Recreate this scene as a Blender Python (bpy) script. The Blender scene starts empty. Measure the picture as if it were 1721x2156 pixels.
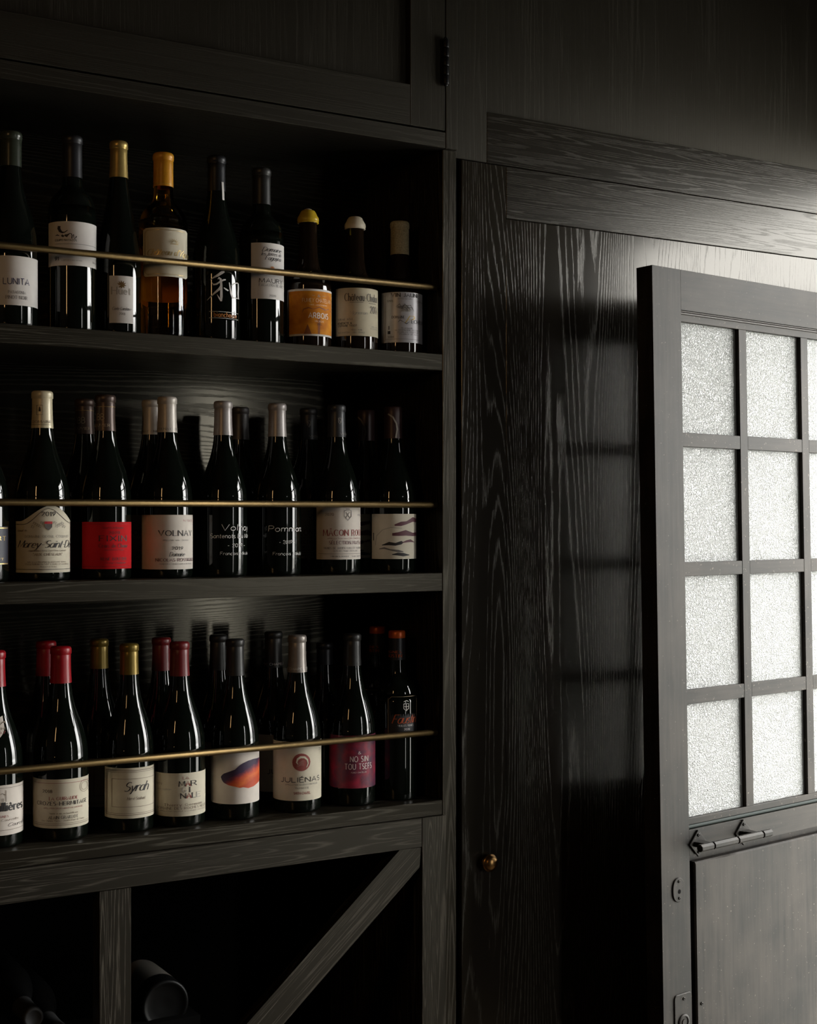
import bpy, bmesh, math, random
from mathutils import Vector, Matrix
random.seed(7)
S = bpy.context.scene
COL = S.collection
R_ = math.radians

# ---------------------------------------------------------------- camera
F, CX, HZ = 3000.0, 860.5, 1093.0            # focal length in pixels, centre column, horizon row (1721x2156 frame)
CZ, CY, YAW = 1.55, -2.2, R_(30.8)
SN, CN = math.sin(YAW), math.cos(YAW)
cam = bpy.data.cameras.new('camera')
cam.sensor_fit = 'HORIZONTAL'
cam.sensor_width = 36.0
cam.lens = 36.0 * F / 1721.0
cam.shift_y = 15.0 / 1721.0
cam.clip_start = 0.05
camo = bpy.data.objects.new('camera', cam)
camo.location = (0, CY, CZ)
camo.rotation_euler = (R_(90), 0, -YAW)
COL.objects.link(camo)
S.camera = camo

# ---------------------------------------------------------------- sky, daylight openings, exposure
W = bpy.data.worlds.new('sky'); S.world = W
W.use_nodes = True
wn, wl = W.node_tree.nodes, W.node_tree.links
wn.clear()
wo = wn.new('ShaderNodeOutputWorld'); bg = wn.new('ShaderNodeBackground')
tc = wn.new('ShaderNodeTexCoord'); sp = wn.new('ShaderNodeSeparateXYZ'); rp = wn.new('ShaderNodeValToRGB')
mr = wn.new('ShaderNodeMapRange')
mr.inputs[1].default_value = -1; mr.inputs[2].default_value = 1
wl.new(tc.outputs['Generated'], sp.inputs[0]); wl.new(sp.outputs[2], mr.inputs[0]); wl.new(mr.outputs[0], rp.inputs[0])
rp.color_ramp.elements[0].position = 0.40; rp.color_ramp.elements[0].color = (.20, .20, .17, 1)
rp.color_ramp.elements[1].position = 0.56; rp.color_ramp.elements[1].color = (1.0, .995, .965, 1)
wl.new(rp.outputs[0], bg.inputs[0]); wl.new(bg.outputs[0], wo.inputs[0])
SKY = 18.0
bg.inputs[1].default_value = SKY

def portal(name, loc, rot, sx, sy):
    l = bpy.data.lights.new(name, 'AREA'); l.shape = 'RECTANGLE'; l.size = sx; l.size_y = sy
    l.cycles.is_portal = True
    o = bpy.data.objects.new(name, l); o.location = loc; o.rotation_euler = rot; COL.objects.link(o)
portal('doorway_portal', (2.70, -.61, 1.16), (0, R_(90), 0), 2.30, 1.04)
portal('window_portal', (2.475, -3.0, 1.30), (R_(90), 0, 0), .24, 1.72)

S.view_settings.view_transform = 'Standard'
S.view_settings.look = 'None'
S.view_settings.exposure = 0.0
S.view_settings.gamma = 1.0
S.view_settings.use_curve_mapping = False
S.cycles.use_denoising = True
S.cycles.max_bounces = 10
S.cycles.sample_clamp_indirect = 6.0
S.cycles.caustics_refractive = False
S.cycles.caustics_reflective = False

# ---------------------------------------------------------------- helpers: pixel on a real plane -> world
def at(px, py, Y):
    t = (px - CX) / F
    d = Vector((SN + t * CN, CN - t * SN, -(py - HZ) / F))
    k = (Y - CY) / d.y
    return Vector((d.x * k, Y, CZ + d.z * k))
def X_(px, Y=0.0): return at(px, HZ, Y).x
def depth(x, y): return x * SN + (y - CY) * CN

# ---------------------------------------------------------------- materials
MATS = {}
def newmat(name):
    m = bpy.data.materials.new(name); m.use_nodes = True
    return m, m.node_tree.nodes, m.node_tree.links, m.node_tree.nodes['Principled BSDF']
def plain(name, col, rough=.5, metal=0.0, spec=.5, coat=0.0, var=.0, scale=60.0):
    """a plain surface with a faint mottling of its own"""
    if name in MATS: return MATS[name]
    m, n, l, b = newmat(name)
    b.inputs['Base Color'].default_value = (*col, 1); b.inputs['Roughness'].default_value = rough
    b.inputs['Metallic'].default_value = metal; b.inputs['Specular IOR Level'].default_value = spec
    b.inputs['Coat Weight'].default_value = coat; b.inputs['Coat Roughness'].default_value = .05
    if var > 0:
        t = n.new('ShaderNodeTexCoord'); z = n.new('ShaderNodeTexNoise'); z.inputs['Scale'].default_value = scale
        z.inputs['Detail'].default_value = 4
        r = n.new('ShaderNodeValToRGB')
        r.color_ramp.elements[0].position = .3; r.color_ramp.elements[1].position = .7
        r.color_ramp.elements[0].color = (*[c * (1 - var) for c in col], 1)
        r.color_ramp.elements[1].color = (*[min(1, c * (1 + var)) for c in col], 1)
        l.new(t.outputs['Object'], z.inputs['Vector']); l.new(z.outputs[0], r.inputs[0]); l.new(r.outputs[0], b.inputs['Base Color'])
    MATS[name] = m
    return m

def wood(name, axis='z', base=(.0125, .0101, .0068), pore=(.048, .043, .032), lines=52.0, cross=5.0, along=.28,
         rough=.30, thresh=.66, amount=1.0, spec=.45, seed=0.0, tint=(1, .92, .74), lin=0.0):
    """black-stained oak: contour lines of a stretched noise make the cathedral figure, fine pores break them up"""
    if name in MATS: return MATS[name]
    m, n, l, b = newmat(name)
    t = n.new('ShaderNodeTexCoord')
    def mapping(sc, sa, off):
        mp = n.new('ShaderNodeMapping'); mp.inputs['Location'].default_value = (off, off * .7, off * 1.3)
        mp.inputs['Scale'].default_value = (sa, sc, sc) if axis == 'x' else (sc, sc, sa)
        l.new(t.outputs['Object'], mp.inputs['Vector']); return mp
    def noise(mp, detail, rough_=.5, dist=0.0):
        z = n.new('ShaderNodeTexNoise'); z.inputs['Scale'].default_value = 1.0; z.inputs['Detail'].default_value = detail
        z.inputs['Roughness'].default_value = rough_; z.inputs['Distortion'].default_value = dist
        l.new(mp.outputs[0], z.inputs['Vector']); return z.outputs[0]
    def math_(op, a, b_=None, c=None):
        q = n.new('ShaderNodeMath'); q.operation = op
        for i, v in enumerate((a, b_, c)):
            if v is None: continue
            if isinstance(v, (int, float)): q.inputs[i].default_value = v
            else: l.new(v, q.inputs[i])
        return q.outputs[0]
    fig = noise(mapping(cross, along, 3.1 + seed), 1.0, .4, 0.0)
    wob = noise(mapping(60, 6, 5.3 + seed), 2.0, .5)
    ph = math_('ADD', math_('MULTIPLY', fig, lines), math_('MULTIPLY', wob, .9))
    if lin:
        sx = n.new('ShaderNodeSeparateXYZ'); l.new(t.outputs['Object'], sx.inputs[0])
        ph = math_('ADD', ph, math_('MULTIPLY', sx.outputs[2 if axis == 'x' else 0], lin))
    ridge = math_('MULTIPLY', math_('ABSOLUTE', math_('SUBTRACT', math_('FRACT', ph), .5)), 2.0)
    pores = noise(mapping(900, 32, 7.7), 2.0, .6)
    dens = noise(mapping(14, 1.2, 9.7 + seed), 2.0, .5)
    v = math_('ADD', math_('MULTIPLY', ridge, .55), math_('MULTIPLY', pores, .70))
    v = math_('ADD', v, math_('MULTIPLY', math_('SUBTRACT', dens, .5), .35))
    mr_ = n.new('ShaderNodeMapRange'); mr_.interpolation_type = 'SMOOTHSTEP'
    mr_.inputs[1].default_value = thresh; mr_.inputs[2].default_value = thresh + .30
    l.new(v, mr_.inputs[0])
    fac = math_('MULTIPLY', mr_.outputs[0], amount)
    mix = n.new('ShaderNodeMix'); mix.data_type = 'RGBA'
    mix.inputs[6].default_value = (*base, 1); mix.inputs[7].default_value = (*pore, 1)
    l.new(fac, mix.inputs[0]); l.new(mix.outputs[2], b.inputs['Base Color'])
    l.new(math_('ADD', math_('MULTIPLY', fac, .2), rough), b.inputs['Roughness'])
    b.inputs['Specular IOR Level'].default_value = spec; b.inputs['Specular Tint'].default_value = (*tint, 1)
    bp = n.new('ShaderNodeBump'); bp.inputs['Strength'].default_value = .22; bp.inputs['Distance'].default_value = .0004
    bp.invert = True
    l.new(fac, bp.inputs['Height']); l.new(bp.outputs[0], b.inputs['Normal'])
    MATS[name] = m
    return m

WOOD_X = wood('oak_along', 'x', cross=34, lines=22, along=1.0)
WOOD_Z = wood('oak_upright', 'z', cross=34, lines=22, along=1.0)
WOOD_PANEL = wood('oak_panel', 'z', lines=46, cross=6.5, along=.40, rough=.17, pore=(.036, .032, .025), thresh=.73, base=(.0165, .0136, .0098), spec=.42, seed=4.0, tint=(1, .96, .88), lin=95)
WOOD_RAIL = wood('oak_wide_rail', 'x', base=(.0150, .0122, .0086), pore=(.026, .022, .0165), rough=.26, cross=42, lines=18, along=1.1, spec=.42, tint=(1, .96, .88), amount=.7)
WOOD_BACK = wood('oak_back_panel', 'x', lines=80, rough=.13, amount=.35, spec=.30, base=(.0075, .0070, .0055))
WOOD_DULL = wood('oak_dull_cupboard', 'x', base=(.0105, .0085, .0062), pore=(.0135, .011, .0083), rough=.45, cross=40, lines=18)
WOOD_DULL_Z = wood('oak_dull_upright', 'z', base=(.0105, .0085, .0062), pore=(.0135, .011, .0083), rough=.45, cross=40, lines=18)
WOOD_LOW = wood('oak_rack_along', 'x', base=(.0095, .0078, .0058), pore=(.05, .043, .034), rough=.40, cross=38, lines=18, along=1.2)
WOOD_LOW_Z = wood('oak_rack_upright', 'z', base=(.0095, .0078, .0058), pore=(.065, .056, .044), rough=.40, cross=38, lines=18, along=1.2)
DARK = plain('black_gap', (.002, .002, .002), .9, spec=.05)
BRASS = plain('aged_brass', (.155, .105, .045), .42, 1.0, var=.12, scale=90)
KNOB = plain('polished_brass', (.30, .17, .065), .30, 1.0)
IRON = plain('black_iron', (.012, .012, .013), .38, .6)

def paint_mat(name, sc):
    """old black paint: brush streaks, cloudy wear and small pale knocks"""
    m, n, l, b = newmat(name)
    t = n.new('ShaderNodeTexCoord'); mp = n.new('ShaderNodeMapping'); mp.inputs['Scale'].default_value = sc
    z = n.new('ShaderNodeTexNoise'); z.inputs['Scale'].default_value = 1; z.inputs['Detail'].default_value = 5
    z2 = n.new('ShaderNodeTexNoise'); z2.inputs['Scale'].default_value = 8; z2.inputs['Detail'].default_value = 4
    z3 = n.new('ShaderNodeTexNoise'); z3.inputs['Scale'].default_value = 190; z3.inputs['Detail'].default_value = 1
    ad = n.new('ShaderNodeMath'); ad.operation = 'MULTIPLY_ADD'; ad.inputs[1].default_value = .55
    r = n.new('ShaderNodeValToRGB')
    r.color_ramp.elements[0].position = .62; r.color_ramp.elements[0].color = (.0095, .0092, .0085, 1)
    r.color_ramp.elements[1].position = .95; r.color_ramp.elements[1].color = (.031, .0262, .0222, 1)
    sr = n.new('ShaderNodeMapRange'); sr.inputs[1].default_value = .70; sr.inputs[2].default_value = .76
    mx = n.new('ShaderNodeMix'); mx.data_type = 'RGBA'; mx.inputs[7].default_value = (.10, .085, .072, 1)
    l.new(t.outputs['Object'], mp.inputs[0]); l.new(mp.outputs[0], z.inputs['Vector'])
    for q in (z2, z3): l.new(t.outputs['Object'], q.inputs['Vector'])
    l.new(z.outputs[0], ad.inputs[0]); l.new(z2.outputs[0], ad.inputs[2]); l.new(ad.outputs[0], r.inputs[0])
    l.new(z3.outputs[0], sr.inputs[0]); l.new(sr.outputs[0], mx.inputs[0]); l.new(r.outputs[0], mx.inputs[6]); l.new(mx.outputs[2], b.inputs['Base Color'])
    b.inputs['Roughness'].default_value = .46; b.inputs['Specular IOR Level'].default_value = .14; b.inputs['Specular Tint'].default_value = (1, .95, .88, 1)
    bp = n.new('ShaderNodeBump'); bp.inputs['Strength'].default_value = .22; bp.inputs['Distance'].default_value = .0007
    l.new(z.outputs[0], bp.inputs['Height']); l.new(bp.outputs[0], b.inputs['Normal'])
    return m
PAINT = paint_mat('worn_black_paint', (110, 110, 7))
PAINT_X = paint_mat('worn_black_paint_across', (7, 110, 110))

def glass_mat():
    """obscured (hammered) glass: a crinkled surface that scatters the light going through it"""
    m, n, l, b = newmat('hammered_glass')
    n.remove(b)
    out = n['Material Output']
    t = n.new('ShaderNodeTexCoord')
    z = n.new('ShaderNodeTexNoise'); z.inputs['Scale'].default_value = 260; z.inputs['Detail'].default_value = 2; z.inputs['Distortion'].default_value = 1.2
    bp = n.new('ShaderNodeBump'); bp.inputs['Strength'].default_value = 1.0; bp.inputs['Distance'].default_value = .0040
    l.new(t.outputs['Object'], z.inputs['Vector']); l.new(z.outputs[0], bp.inputs['Height'])
    g = n.new('ShaderNodeBsdfGlossy'); g.inputs['Roughness'].default_value = .10
    tr = n.new('ShaderNodeBsdfTranslucent'); tr.inputs['Color'].default_value = (.93, .955, .93, 1)
    df = n.new('ShaderNodeBsdfDiffuse'); df.inputs['Color'].default_value = (.92, .945, .915, 1)
    for s in (g, tr, df): l.new(bp.outputs[0], s.inputs['Normal'])
    rf = n.new('ShaderNodeBsdfRefraction'); rf.inputs['Roughness'].default_value = .10; rf.inputs['IOR'].default_value = 1.04
    l.new(bp.outputs[0], rf.inputs['Normal'])
    m0 = n.new('ShaderNodeMixShader'); m0.inputs[0].default_value = .82
    l.new(tr.outputs[0], m0.inputs[1]); l.new(rf.outputs[0], m0.inputs[2])
    m1 = n.new('ShaderNodeMixShader'); m1.inputs[0].default_value = .74
    l.new(df.outputs[0], m1.inputs[1]); l.new(m0.outputs[0], m1.inputs[2])
    m2 = n.new('ShaderNodeMixShader'); m2.inputs[0].default_value = .145
    l.new(m1.outputs[0], m2.inputs[1]); l.new(g.outputs[0], m2.inputs[2]); l.new(m2.outputs[0], out.inputs[0])
    return m
PANE = glass_mat()

# ---------------------------------------------------------------- mesh helpers
def link(name, bm, mat, parent=None, smooth=False, loc=None, rot=None):
    me = bpy.data.meshes.new(name); bm.to_mesh(me); bm.free()
    if smooth:
        for p in me.polygons: p.use_smooth = True
    if mat: me.materials.append(mat)
    o = bpy.data.objects.new(name, me); COL.objects.link(o)
    if parent: o.parent = parent
    if loc: o.location = loc
    if rot: o.rotation_euler = rot
    return o
def add_box(bm, x0, x1, y0, y1, z0, z1, bev=.0008, mx=None):
    r = bmesh.ops.create_cube(bm, size=1.0)
    vs = r['verts']
    for v in vs:
        v.co = Vector((x0 + (v.co.x + .5) * (x1 - x0), y0 + (v.co.y + .5) * (y1 - y0), z0 + (v.co.z + .5) * (z1 - z0)))
    if bev > 0:
        es = list({e for v in vs for e in v.link_edges})
        rb = bmesh.ops.bevel(bm, geom=es, offset=bev, segments=1, affect='EDGES')
        vs = list({v for f in rb['faces'] for v in f.verts} | {v for v in vs if v.is_valid})
    if mx:
        for v in vs: v.co = mx @ v.co
    return bm
def box(name, x0, x1, y0, y1, z0, z1, mat, parent=None, bev=.0008):
    return link(name, add_box(bmesh.new(), x0, x1, y0, y1, z0, z1, bev), mat, parent)
def add_lathe(bm, prof, seg=40, mx=None):
    rings = []
    for r, z in prof:
        if r < 1e-6: rings.append([bm.verts.new((0, 0, z))])
        else: rings.append([bm.verts.new((r * math.cos(2 * math.pi * i / seg), r * math.sin(2 * math.pi * i / seg), z)) for i in range(seg)])
    for a, b in zip(rings, rings[1:]):
        if len(a) == 1 and len(b) == 1: continue
        for i in range(seg):
            j = (i + 1) % seg
            if len(a) == 1: bm.faces.new((a[0], b[j], b[i]))
            elif len(b) == 1: bm.faces.new((a[i], a[j], b[0]))
            else: bm.faces.new((a[i], a[j], b[j], b[i]))
    if mx:
        for ring in rings:
            for v in ring: v.co = mx @ v.co
    return bm
def empty(name, loc=(0, 0, 0), rz=0.0):
    o = bpy.data.objects.new(name, None); o.location = loc; o.rotation_euler = (0, 0, rz)
    o.empty_display_size = .05; COL.objects.link(o); return o
def tag(o, label=None, cat=None, group=None, kind=None):
    if label: o['label'] = label
    if cat: o['category'] = cat
    if group: o['group'] = group
    if kind: o['kind'] = kind
    return o
def copy_tree(o, parent=None):
    c = o.copy(); COL.objects.link(c)
    if parent: c.parent = parent
    for ch in [q for q in ALL_CHILDREN.get(o.name, [])]: copy_tree(ch, c)
    return c
ALL_CHILDREN = {}
def kids(o):
    ALL_CHILDREN.clear()
    for q in COL.objects:
        if q.parent: ALL_CHILDREN.setdefault(q.parent.name, []).append(q)

# ---------------------------------------------------------------- single-stroke alphabet for print on labels
G = {
 'A': (.80, "0,0 .4,1 .8,0|.14,.35 .66,.35"), 'B': (.62, "0,0 0,1|0,1 .3,1 @.3,.76,.25,.24,90,-90 0,.52|.3,.52 @.32,.26,.3,.26,90,-90 0,0"),
 'C': (.75, "@.42,.5,.42,.5,45,315"), 'D': (.75, "0,0 0,1|0,1 .25,1 @.25,.5,.48,.5,90,-90 0,0"),
 'E': (.58, "0,0 0,1|0,1 .55,1|0,.52 .45,.52|0,0 .58,0"), 'F': (.55, "0,0 0,1|0,1 .55,1|0,.52 .43,.52"),
 'G': (.82, "@.42,.5,.42,.5,45,330 .8,.45 .5,.45"), 'H': (.75, "0,0 0,1|.75,0 .75,1|0,.52 .75,.52"), 'I': (.10, ".05,0 .05,1"),
 'J': (.40, ".35,1 .35,.25 @.15,.22,.2,.22,0,-150"), 'K': (.68, "0,0 0,1|.65,1 0,.42|.2,.58 .68,0"), 'L': (.55, "0,1 0,0|0,0 .55,0"),
 'M': (.95, "0,0 .08,1|.08,1 .47,.1 .87,1|.87,1 .95,0"), 'N': (.76, "0,0 0,1|0,1 .75,0|.75,0 .75,1"), 'O': (.85, "@.42,.5,.42,.5,90,450"),
 'P': (.57, "0,0 0,1|0,1 .3,1 @.3,.74,.27,.26,90,-90 0,.48"), 'Q': (.85, "@.42,.5,.42,.5,90,450|.5,.25 .85,-.1"),
 'R': (.65, "0,0 0,1|0,1 .3,1 @.3,.74,.27,.26,90,-90 0,.48|.3,.48 .65,0"), 'S': (.56, "@.28,.75,.25,.25,40,270 @.28,.25,.28,.25,90,-140"),
 'T': (.70, ".35,0 .35,1|0,1 .7,1"), 'U': (.72, "0,1 0,.3 @.36,.34,.36,.34,180,360 .72,1"), 'V': (.76, "0,1 .38,0 .76,1"),
 'W': (1.1, "0,1 .28,0 .55,.9 .82,0 1.1,1"), 'X': (.74, "0,0 .74,1|0,1 .74,0"), 'Y': (.72, "0,1 .36,.48 .72,1|.36,.48 .36,0"), 'Z': (.66, "0,1 .66,1 0,0 .66,0"),
 'a': (.48, "@.24,.31,.24,.31,60,330|.47,.62 .47,0"), 'b': (.50, "0,1 0,0|@.24,.31,.25,.31,180,-180"), 'c': (.44, "@.24,.31,.24,.31,50,310"),
 'd': (.50, ".48,1 .48,0|@.24,.31,.24,.31,0,360"), 'e': (.48, ".02,.33 .46,.33 @.24,.31,.23,.31,5,315"), 'f': (.32, ".34,.95 @.25,.85,.1,.13,60,180 .15,0|0,.62 .32,.62"),
 'g': (.50, "@.24,.31,.24,.31,0,360|.48,.62 .48,-.1 @.24,-.1,.24,.2,0,-150"), 'h': (.46, "0,1 0,0|0,.4 @.23,.4,.22,.23,170,0 .45,0"),
 'i': (.08, ".04,.62 .04,0|.04,.82 .04,.9"), 'j': (.2, ".15,.62 .15,-.15 @.03,-.15,.12,.15,0,-120|.15,.82 .15,.9"), 'k': (.44, "0,1 0,0|.42,.62 0,.26|.13,.36 .44,0"),
 'l': (.08, ".04,1 .04,0"), 'm': (.74, "0,.64 0,0|0,.42 @.18,.42,.18,.21,170,0 .36,0|.36,.42 @.55,.42,.18,.21,170,0 .73,0"),
 'n': (.46, "0,.64 0,0|0,.4 @.23,.4,.22,.23,170,0 .45,0"), 'o': (.50, "@.25,.31,.25,.31,90,450"), 'p': (.50, "0,.62 0,-.3|@.24,.31,.25,.31,180,-180"),
 'q': (.50, ".48,.62 .48,-.3|@.24,.31,.24,.31,0,360"), 'r': (.32, "0,.64 0,0|0,.36 @.22,.4,.22,.23,170,50"), 's': (.38, "@.19,.47,.17,.16,40,270 @.19,.15,.19,.16,90,-140"),
 't': (.30, ".14,.9 .14,.12 @.24,.12,.1,.12,180,280|0,.62 .3,.62"), 'u': (.46, "0,.62 0,.22 @.22,.22,.22,.22,180,350 |.45,.62 .45,0"), 'v': (.44, "0,.62 .22,0 .44,.62"),
 'w': (.66, "0,.62 .17,0 .33,.56 .49,0 .66,.62"), 'x': (.44, "0,.62 .44,0|0,0 .44,.62"), 'y': (.46, "0,.62 .23,0|.46,.62 .2,-.12 @.08,-.12,.12,.18,0,-90"), 'z': (.42, "0,.62 .42,.62 0,0 .42,0"),
 '0': (.58, "@.29,.5,.29,.5,90,450"), '1': (.30, "0,.8 .2,1 .2,0"), '2': (.52, ".02,.75 @.26,.73,.24,.27,160,-20 0,0 .54,0"), '3': (.5, "@.22,.75,.24,.25,140,-90 @.22,.25,.27,.26,90,-140"),
 '4': (.58, ".42,0 .42,1 0,.3 .58,.3"), '5': (.5, ".46,1 .08,1 .05,.55 @.22,.32,.27,.32,110,-140"), '6': (.54, ".42,.97 .08,.5 @.27,.29,.26,.29,150,510"),
 '7': (.5, "0,1 .5,1 .15,0"), '8': (.52, "@.26,.75,.22,.25,270,630 @.26,.26,.26,.26,90,450"), '9': (.54, ".12,.03 .46,.5 @.27,.71,.26,.29,-30,330"),
 '-': (.36, ".02,.4 .34,.4"), '&': (.7, ".68,0 .15,.75 @.3,.82,.16,.17,200,-30 .1,.4 @.28,.2,.25,.2,150,330 .66,.45"), '.': (.1, ".03,0 .06,.05"),
 "'": (.12, ".06,1 .03,.8"), '"': (.25, ".06,1 .04,.8|.2,1 .18,.8"), '%': (.7, "0,0 .6,1|@.12,.8,.12,.18,0,360|@.52,.2,.12,.18,0,360"), ' ': (.30, ""),
}
ACC = {'É': ('E', "/"), 'é': ('e', "/"), 'è': ('e', "\\"), 'Ê': ('E', "^"), 'Â': ('A', "^"), 'â': ('a', "^"), 'ô': ('o', "^"), 'ç': ('c', ",")}
def glyph(ch):
    acc = None
    if ch in ACC: ch, acc = ACC[ch]
    w, s = G.get(ch, (.4, ""))
    out = []
    for st in s.split('|'):
        pts = []
        for it in st.split():
            if it[0] == '@':
                cx, cy, rx, ry, a0, a1 = map(float, it[1:].split(','))
                k = max(4, int(abs(a1 - a0) / 30))
                for i in range(k + 1):
                    a = R_(a0 + (a1 - a0) * i / k); pts.append((cx + rx * math.cos(a), cy + ry * math.sin(a)))
            else: pts.append(tuple(map(float, it.split(','))))
        if len(pts) > 1: out.append(pts)
    if acc:
        top = 1.08 if ch.isupper() else .74; c = w / 2
        out += {'/': [[(c - .08, top), (c + .1, top + .2)]], '\\': [[(c + .08, top), (c - .1, top + .2)]],
                '^': [[(c - .14, top), (c, top + .16), (c + .14, top)]], ',': [[(c, 0), (c - .05, -.2)]]}[acc]
    return w, out
STYLES = {  # thick, thin, serif, shear, gap
 'serif': (.175, .080, .10, 0, .26), 'thin': (.125, .06, .08, 0, .24), 'sans': (.13, .13, 0, 0, .22), 'bold': (.20, .18, 0, 0, .24), 'script': (.125, .055, 0, .42, .10),
 'italic': (.15, .08, .04, .28, .18), 'hand': (.105, .105, 0, .06, .18), 'black': (.23, .09, .10, 0, .18), 'cond': (.19, .18, 0, 0, .28)}
def text_strokes(txt, style):
    """list of (points, widths) in cap-height units and the whole advance width"""
    tk, tn, sf, sh, gap = STYLES[style]
    x, res = 0.0, []
    for ch in txt:
        w, sts = glyph(ch)
        for pts in sts:
            P = [(x + a, b) for a, b in pts]
            ws = []
            for i in range(len(P)):
                a, b = P[max(0, i - 1)], P[min(len(P) - 1, i + 1)]
                dx, dy = b[0] - a[0], b[1] - a[1]
                L = math.hypot(dx, dy) or 1
                ws.append(tn + (tk - tn) * abs(dy / L) ** 1.5)
            res.append((P, ws))
            if sf:
                for (e, q) in ((P[0], P[1]), (P[-1], P[-2])):
                    if min(abs(e[1]), abs(e[1] - 1), abs(e[1] - .62)) < .05 and abs(e[1] - q[1]) > 2.2 * abs(e[0] - q[0]):
                        res.append(([(e[0] - sf, e[1]), (e[0] + sf, e[1])], [tn, tn]))
        x += w + gap
    if sh: res = [([(a + b * sh, b) for a, b in P], ws) for P, ws in res]
    return res, max(.1, x - gap)
def add_stroke(bm, P, ws, fn):
    """a ribbon along P (2-D points) with widths ws, each vertex sent through fn"""
    n = len(P); L, Rr = [], []
    for i in range(n):
        a, b = P[max(0, i - 1)], P[min(n - 1, i + 1)]
        dx, dy = b[0] - a[0], b[1] - a[1]
        d = math.hypot(dx, dy) or 1e-6
        nx, ny = -dy / d, dx / d
        h = ws[i] / 2
        L.append(bm.verts.new(fn(P[i][0] + nx * h, P[i][1] + ny * h))); Rr.append(bm.verts.new(fn(P[i][0] - nx * h, P[i][1] - ny * h)))
    for i in range(n - 1): bm.faces.new((L[i], Rr[i], Rr[i + 1], L[i + 1]))

# ---------------------------------------------------------------- room shell
XR = 2.62
walls = plain('dark_brown_wall', (.020, .017, .014), .7, var=.1, scale=8)
def struct(name, boxes, mat):
    bm = bmesh.new()
    for b_ in boxes: add_box(bm, *b_, bev=0)
    return tag(link(name, bm, mat), kind='structure')
struct('floor', [(-1.8, XR + .2, -3.2, .62, -.05, 0)], wood('floor_oak', 'x', base=(.05, .035, .022), pore=(.02, .014, .01), rough=.4))
struct('ceiling', [(-1.8, XR + .2, -3.2, .62, 3.0, 3.06)], plain('dark_ceiling', (.03, .027, .023), .8, var=.1))
struct('wall_back', [(-1.8, XR + .2, .56, .62, 0, 3.0)], walls)
struct('wall_left', [(-1.8, -1.7, -3.2, .56, 0, 3.0)], walls)
struct('wall_right', [(XR, XR + .15, -3.2, -1.14, 0, 3.0), (XR, XR + .15, -.08, .56, 0, 3.0), (XR, XR + .15, -1.14, -.08, 2.36, 3.0)], walls)
WX0, WX1, WZ0, WZ1 = 2.36, 2.59, .45, 2.15
struct('wall_front', [(-1.8, WX0, -3.1, -2.98, 0, 3.0), (WX1, XR + .2, -3.1, -2.98, 0, 3.0), (WX0, WX1, -3.1, -2.98, 0, WZ0), (WX0, WX1, -3.1, -2.98, WZ1, 3.0)], walls)
bm = bmesh.new()
for b_ in ((WX0, WX0 + .03), (WX1 - .03, WX1)): add_box(bm, b_[0], b_[1], -3.06, -3.02, WZ0, WZ1, 0)
for z in (WZ0, WZ1 - .03, 1.5): add_box(bm, WX0, WX1, -3.06, -3.02, z, z + .03, 0)
tag(link('window_1', bm, PAINT), kind='structure')
bm = bmesh.new()
add_box(bm, XR - .01, XR + .16, -1.18, -1.14, 0, 2.38, 0); add_box(bm, XR - .01, XR + .16, -.08, -.04, 0, 2.38, 0)
add_box(bm, XR + .02, XR + .10, -1.14, -.08, 2.05, 2.09, 0)
tag(link('trim_1', bm, PAINT), kind='structure')
tag(box('pavement_outside', XR + .2, 14, -9, 6, -.12, -.05, plain('pale_paving', (.30, .30, .28), .8, var=.1, scale=4), bev=0), kind='structure')

# ---------------------------------------------------------------- wine cabinet
SH = [1.851, 1.452, 1.038]                       # tops of the three bottle shelves
DB = .285                                         # shelf depth
XI, XO = X_(932.5), X_(961)                      # inner and outer face of the right upright
XL = -.32
cab = empty('wine_cabinet', (0, 0, 0))
tag(cab, 'tall black oak cabinet with three open bottle shelves above a diagonal bin rack', 'cabinet')
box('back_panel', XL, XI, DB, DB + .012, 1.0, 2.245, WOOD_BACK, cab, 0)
box('side_panel', XI, XO, 0, .45, 0, 2.2245, WOOD_Z, cab)
box('side_panel', XL - .03, XL, 0, .45, 0, 2.2245, WOOD_Z, cab)
for z, th in zip(SH, (.030, .033, .027)):
    box('shelf', XL, XI - .0004, .0005, DB, z - th, z, WOOD_X, cab)
box('top_board', XL, XI - .0004, .0, DB, 2.2265, 2.245, WOOD_DULL, cab, 0)
RY = .016
for z in (1.974, 1.576, 1.160):
    bm = bmesh.new()
    add_lathe(bm, [(0, 0), (.0056, 0), (.0056, XI - XL), (0, XI - XL)], 16, Matrix.Translation((XL, RY, z)) @ Matrix.Rotation(R_(90), 4, 'Y'))
    link('bottle_rail', bm, BRASS, cab, True)
# bin rack below
Z0 = .958
box('rack_rail', XL, X_(887.5) - .0005, -.003, .030, Z0, 1.0105, WOOD_LOW, cab)
box('rack_stile', X_(887.5), X_(937), -.003, .030, .1, 1.0105, WOOD_LOW_Z, cab)
box('rack_post', X_(208), X_(275), -.003, .030, .1, Z0 - .0005, WOOD_LOW_Z, cab)
box('rack_post', XL, XL + .053, -.003, .030, .1, Z0 - .0005, WOOD_LOW_Z, cab)
a0, a1 = at(842, 1789, 0), at(519, 2156, 0)
b0 = at(883, 1826, 0)
d = (a1 - a0).normalized(); nrm = Vector((-d.z, 0, d.x))
if nrm.z > 0: nrm = -nrm
wd = (b0 - a0).dot(nrm)
L1 = .62
bm = bmesh.new()
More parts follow.
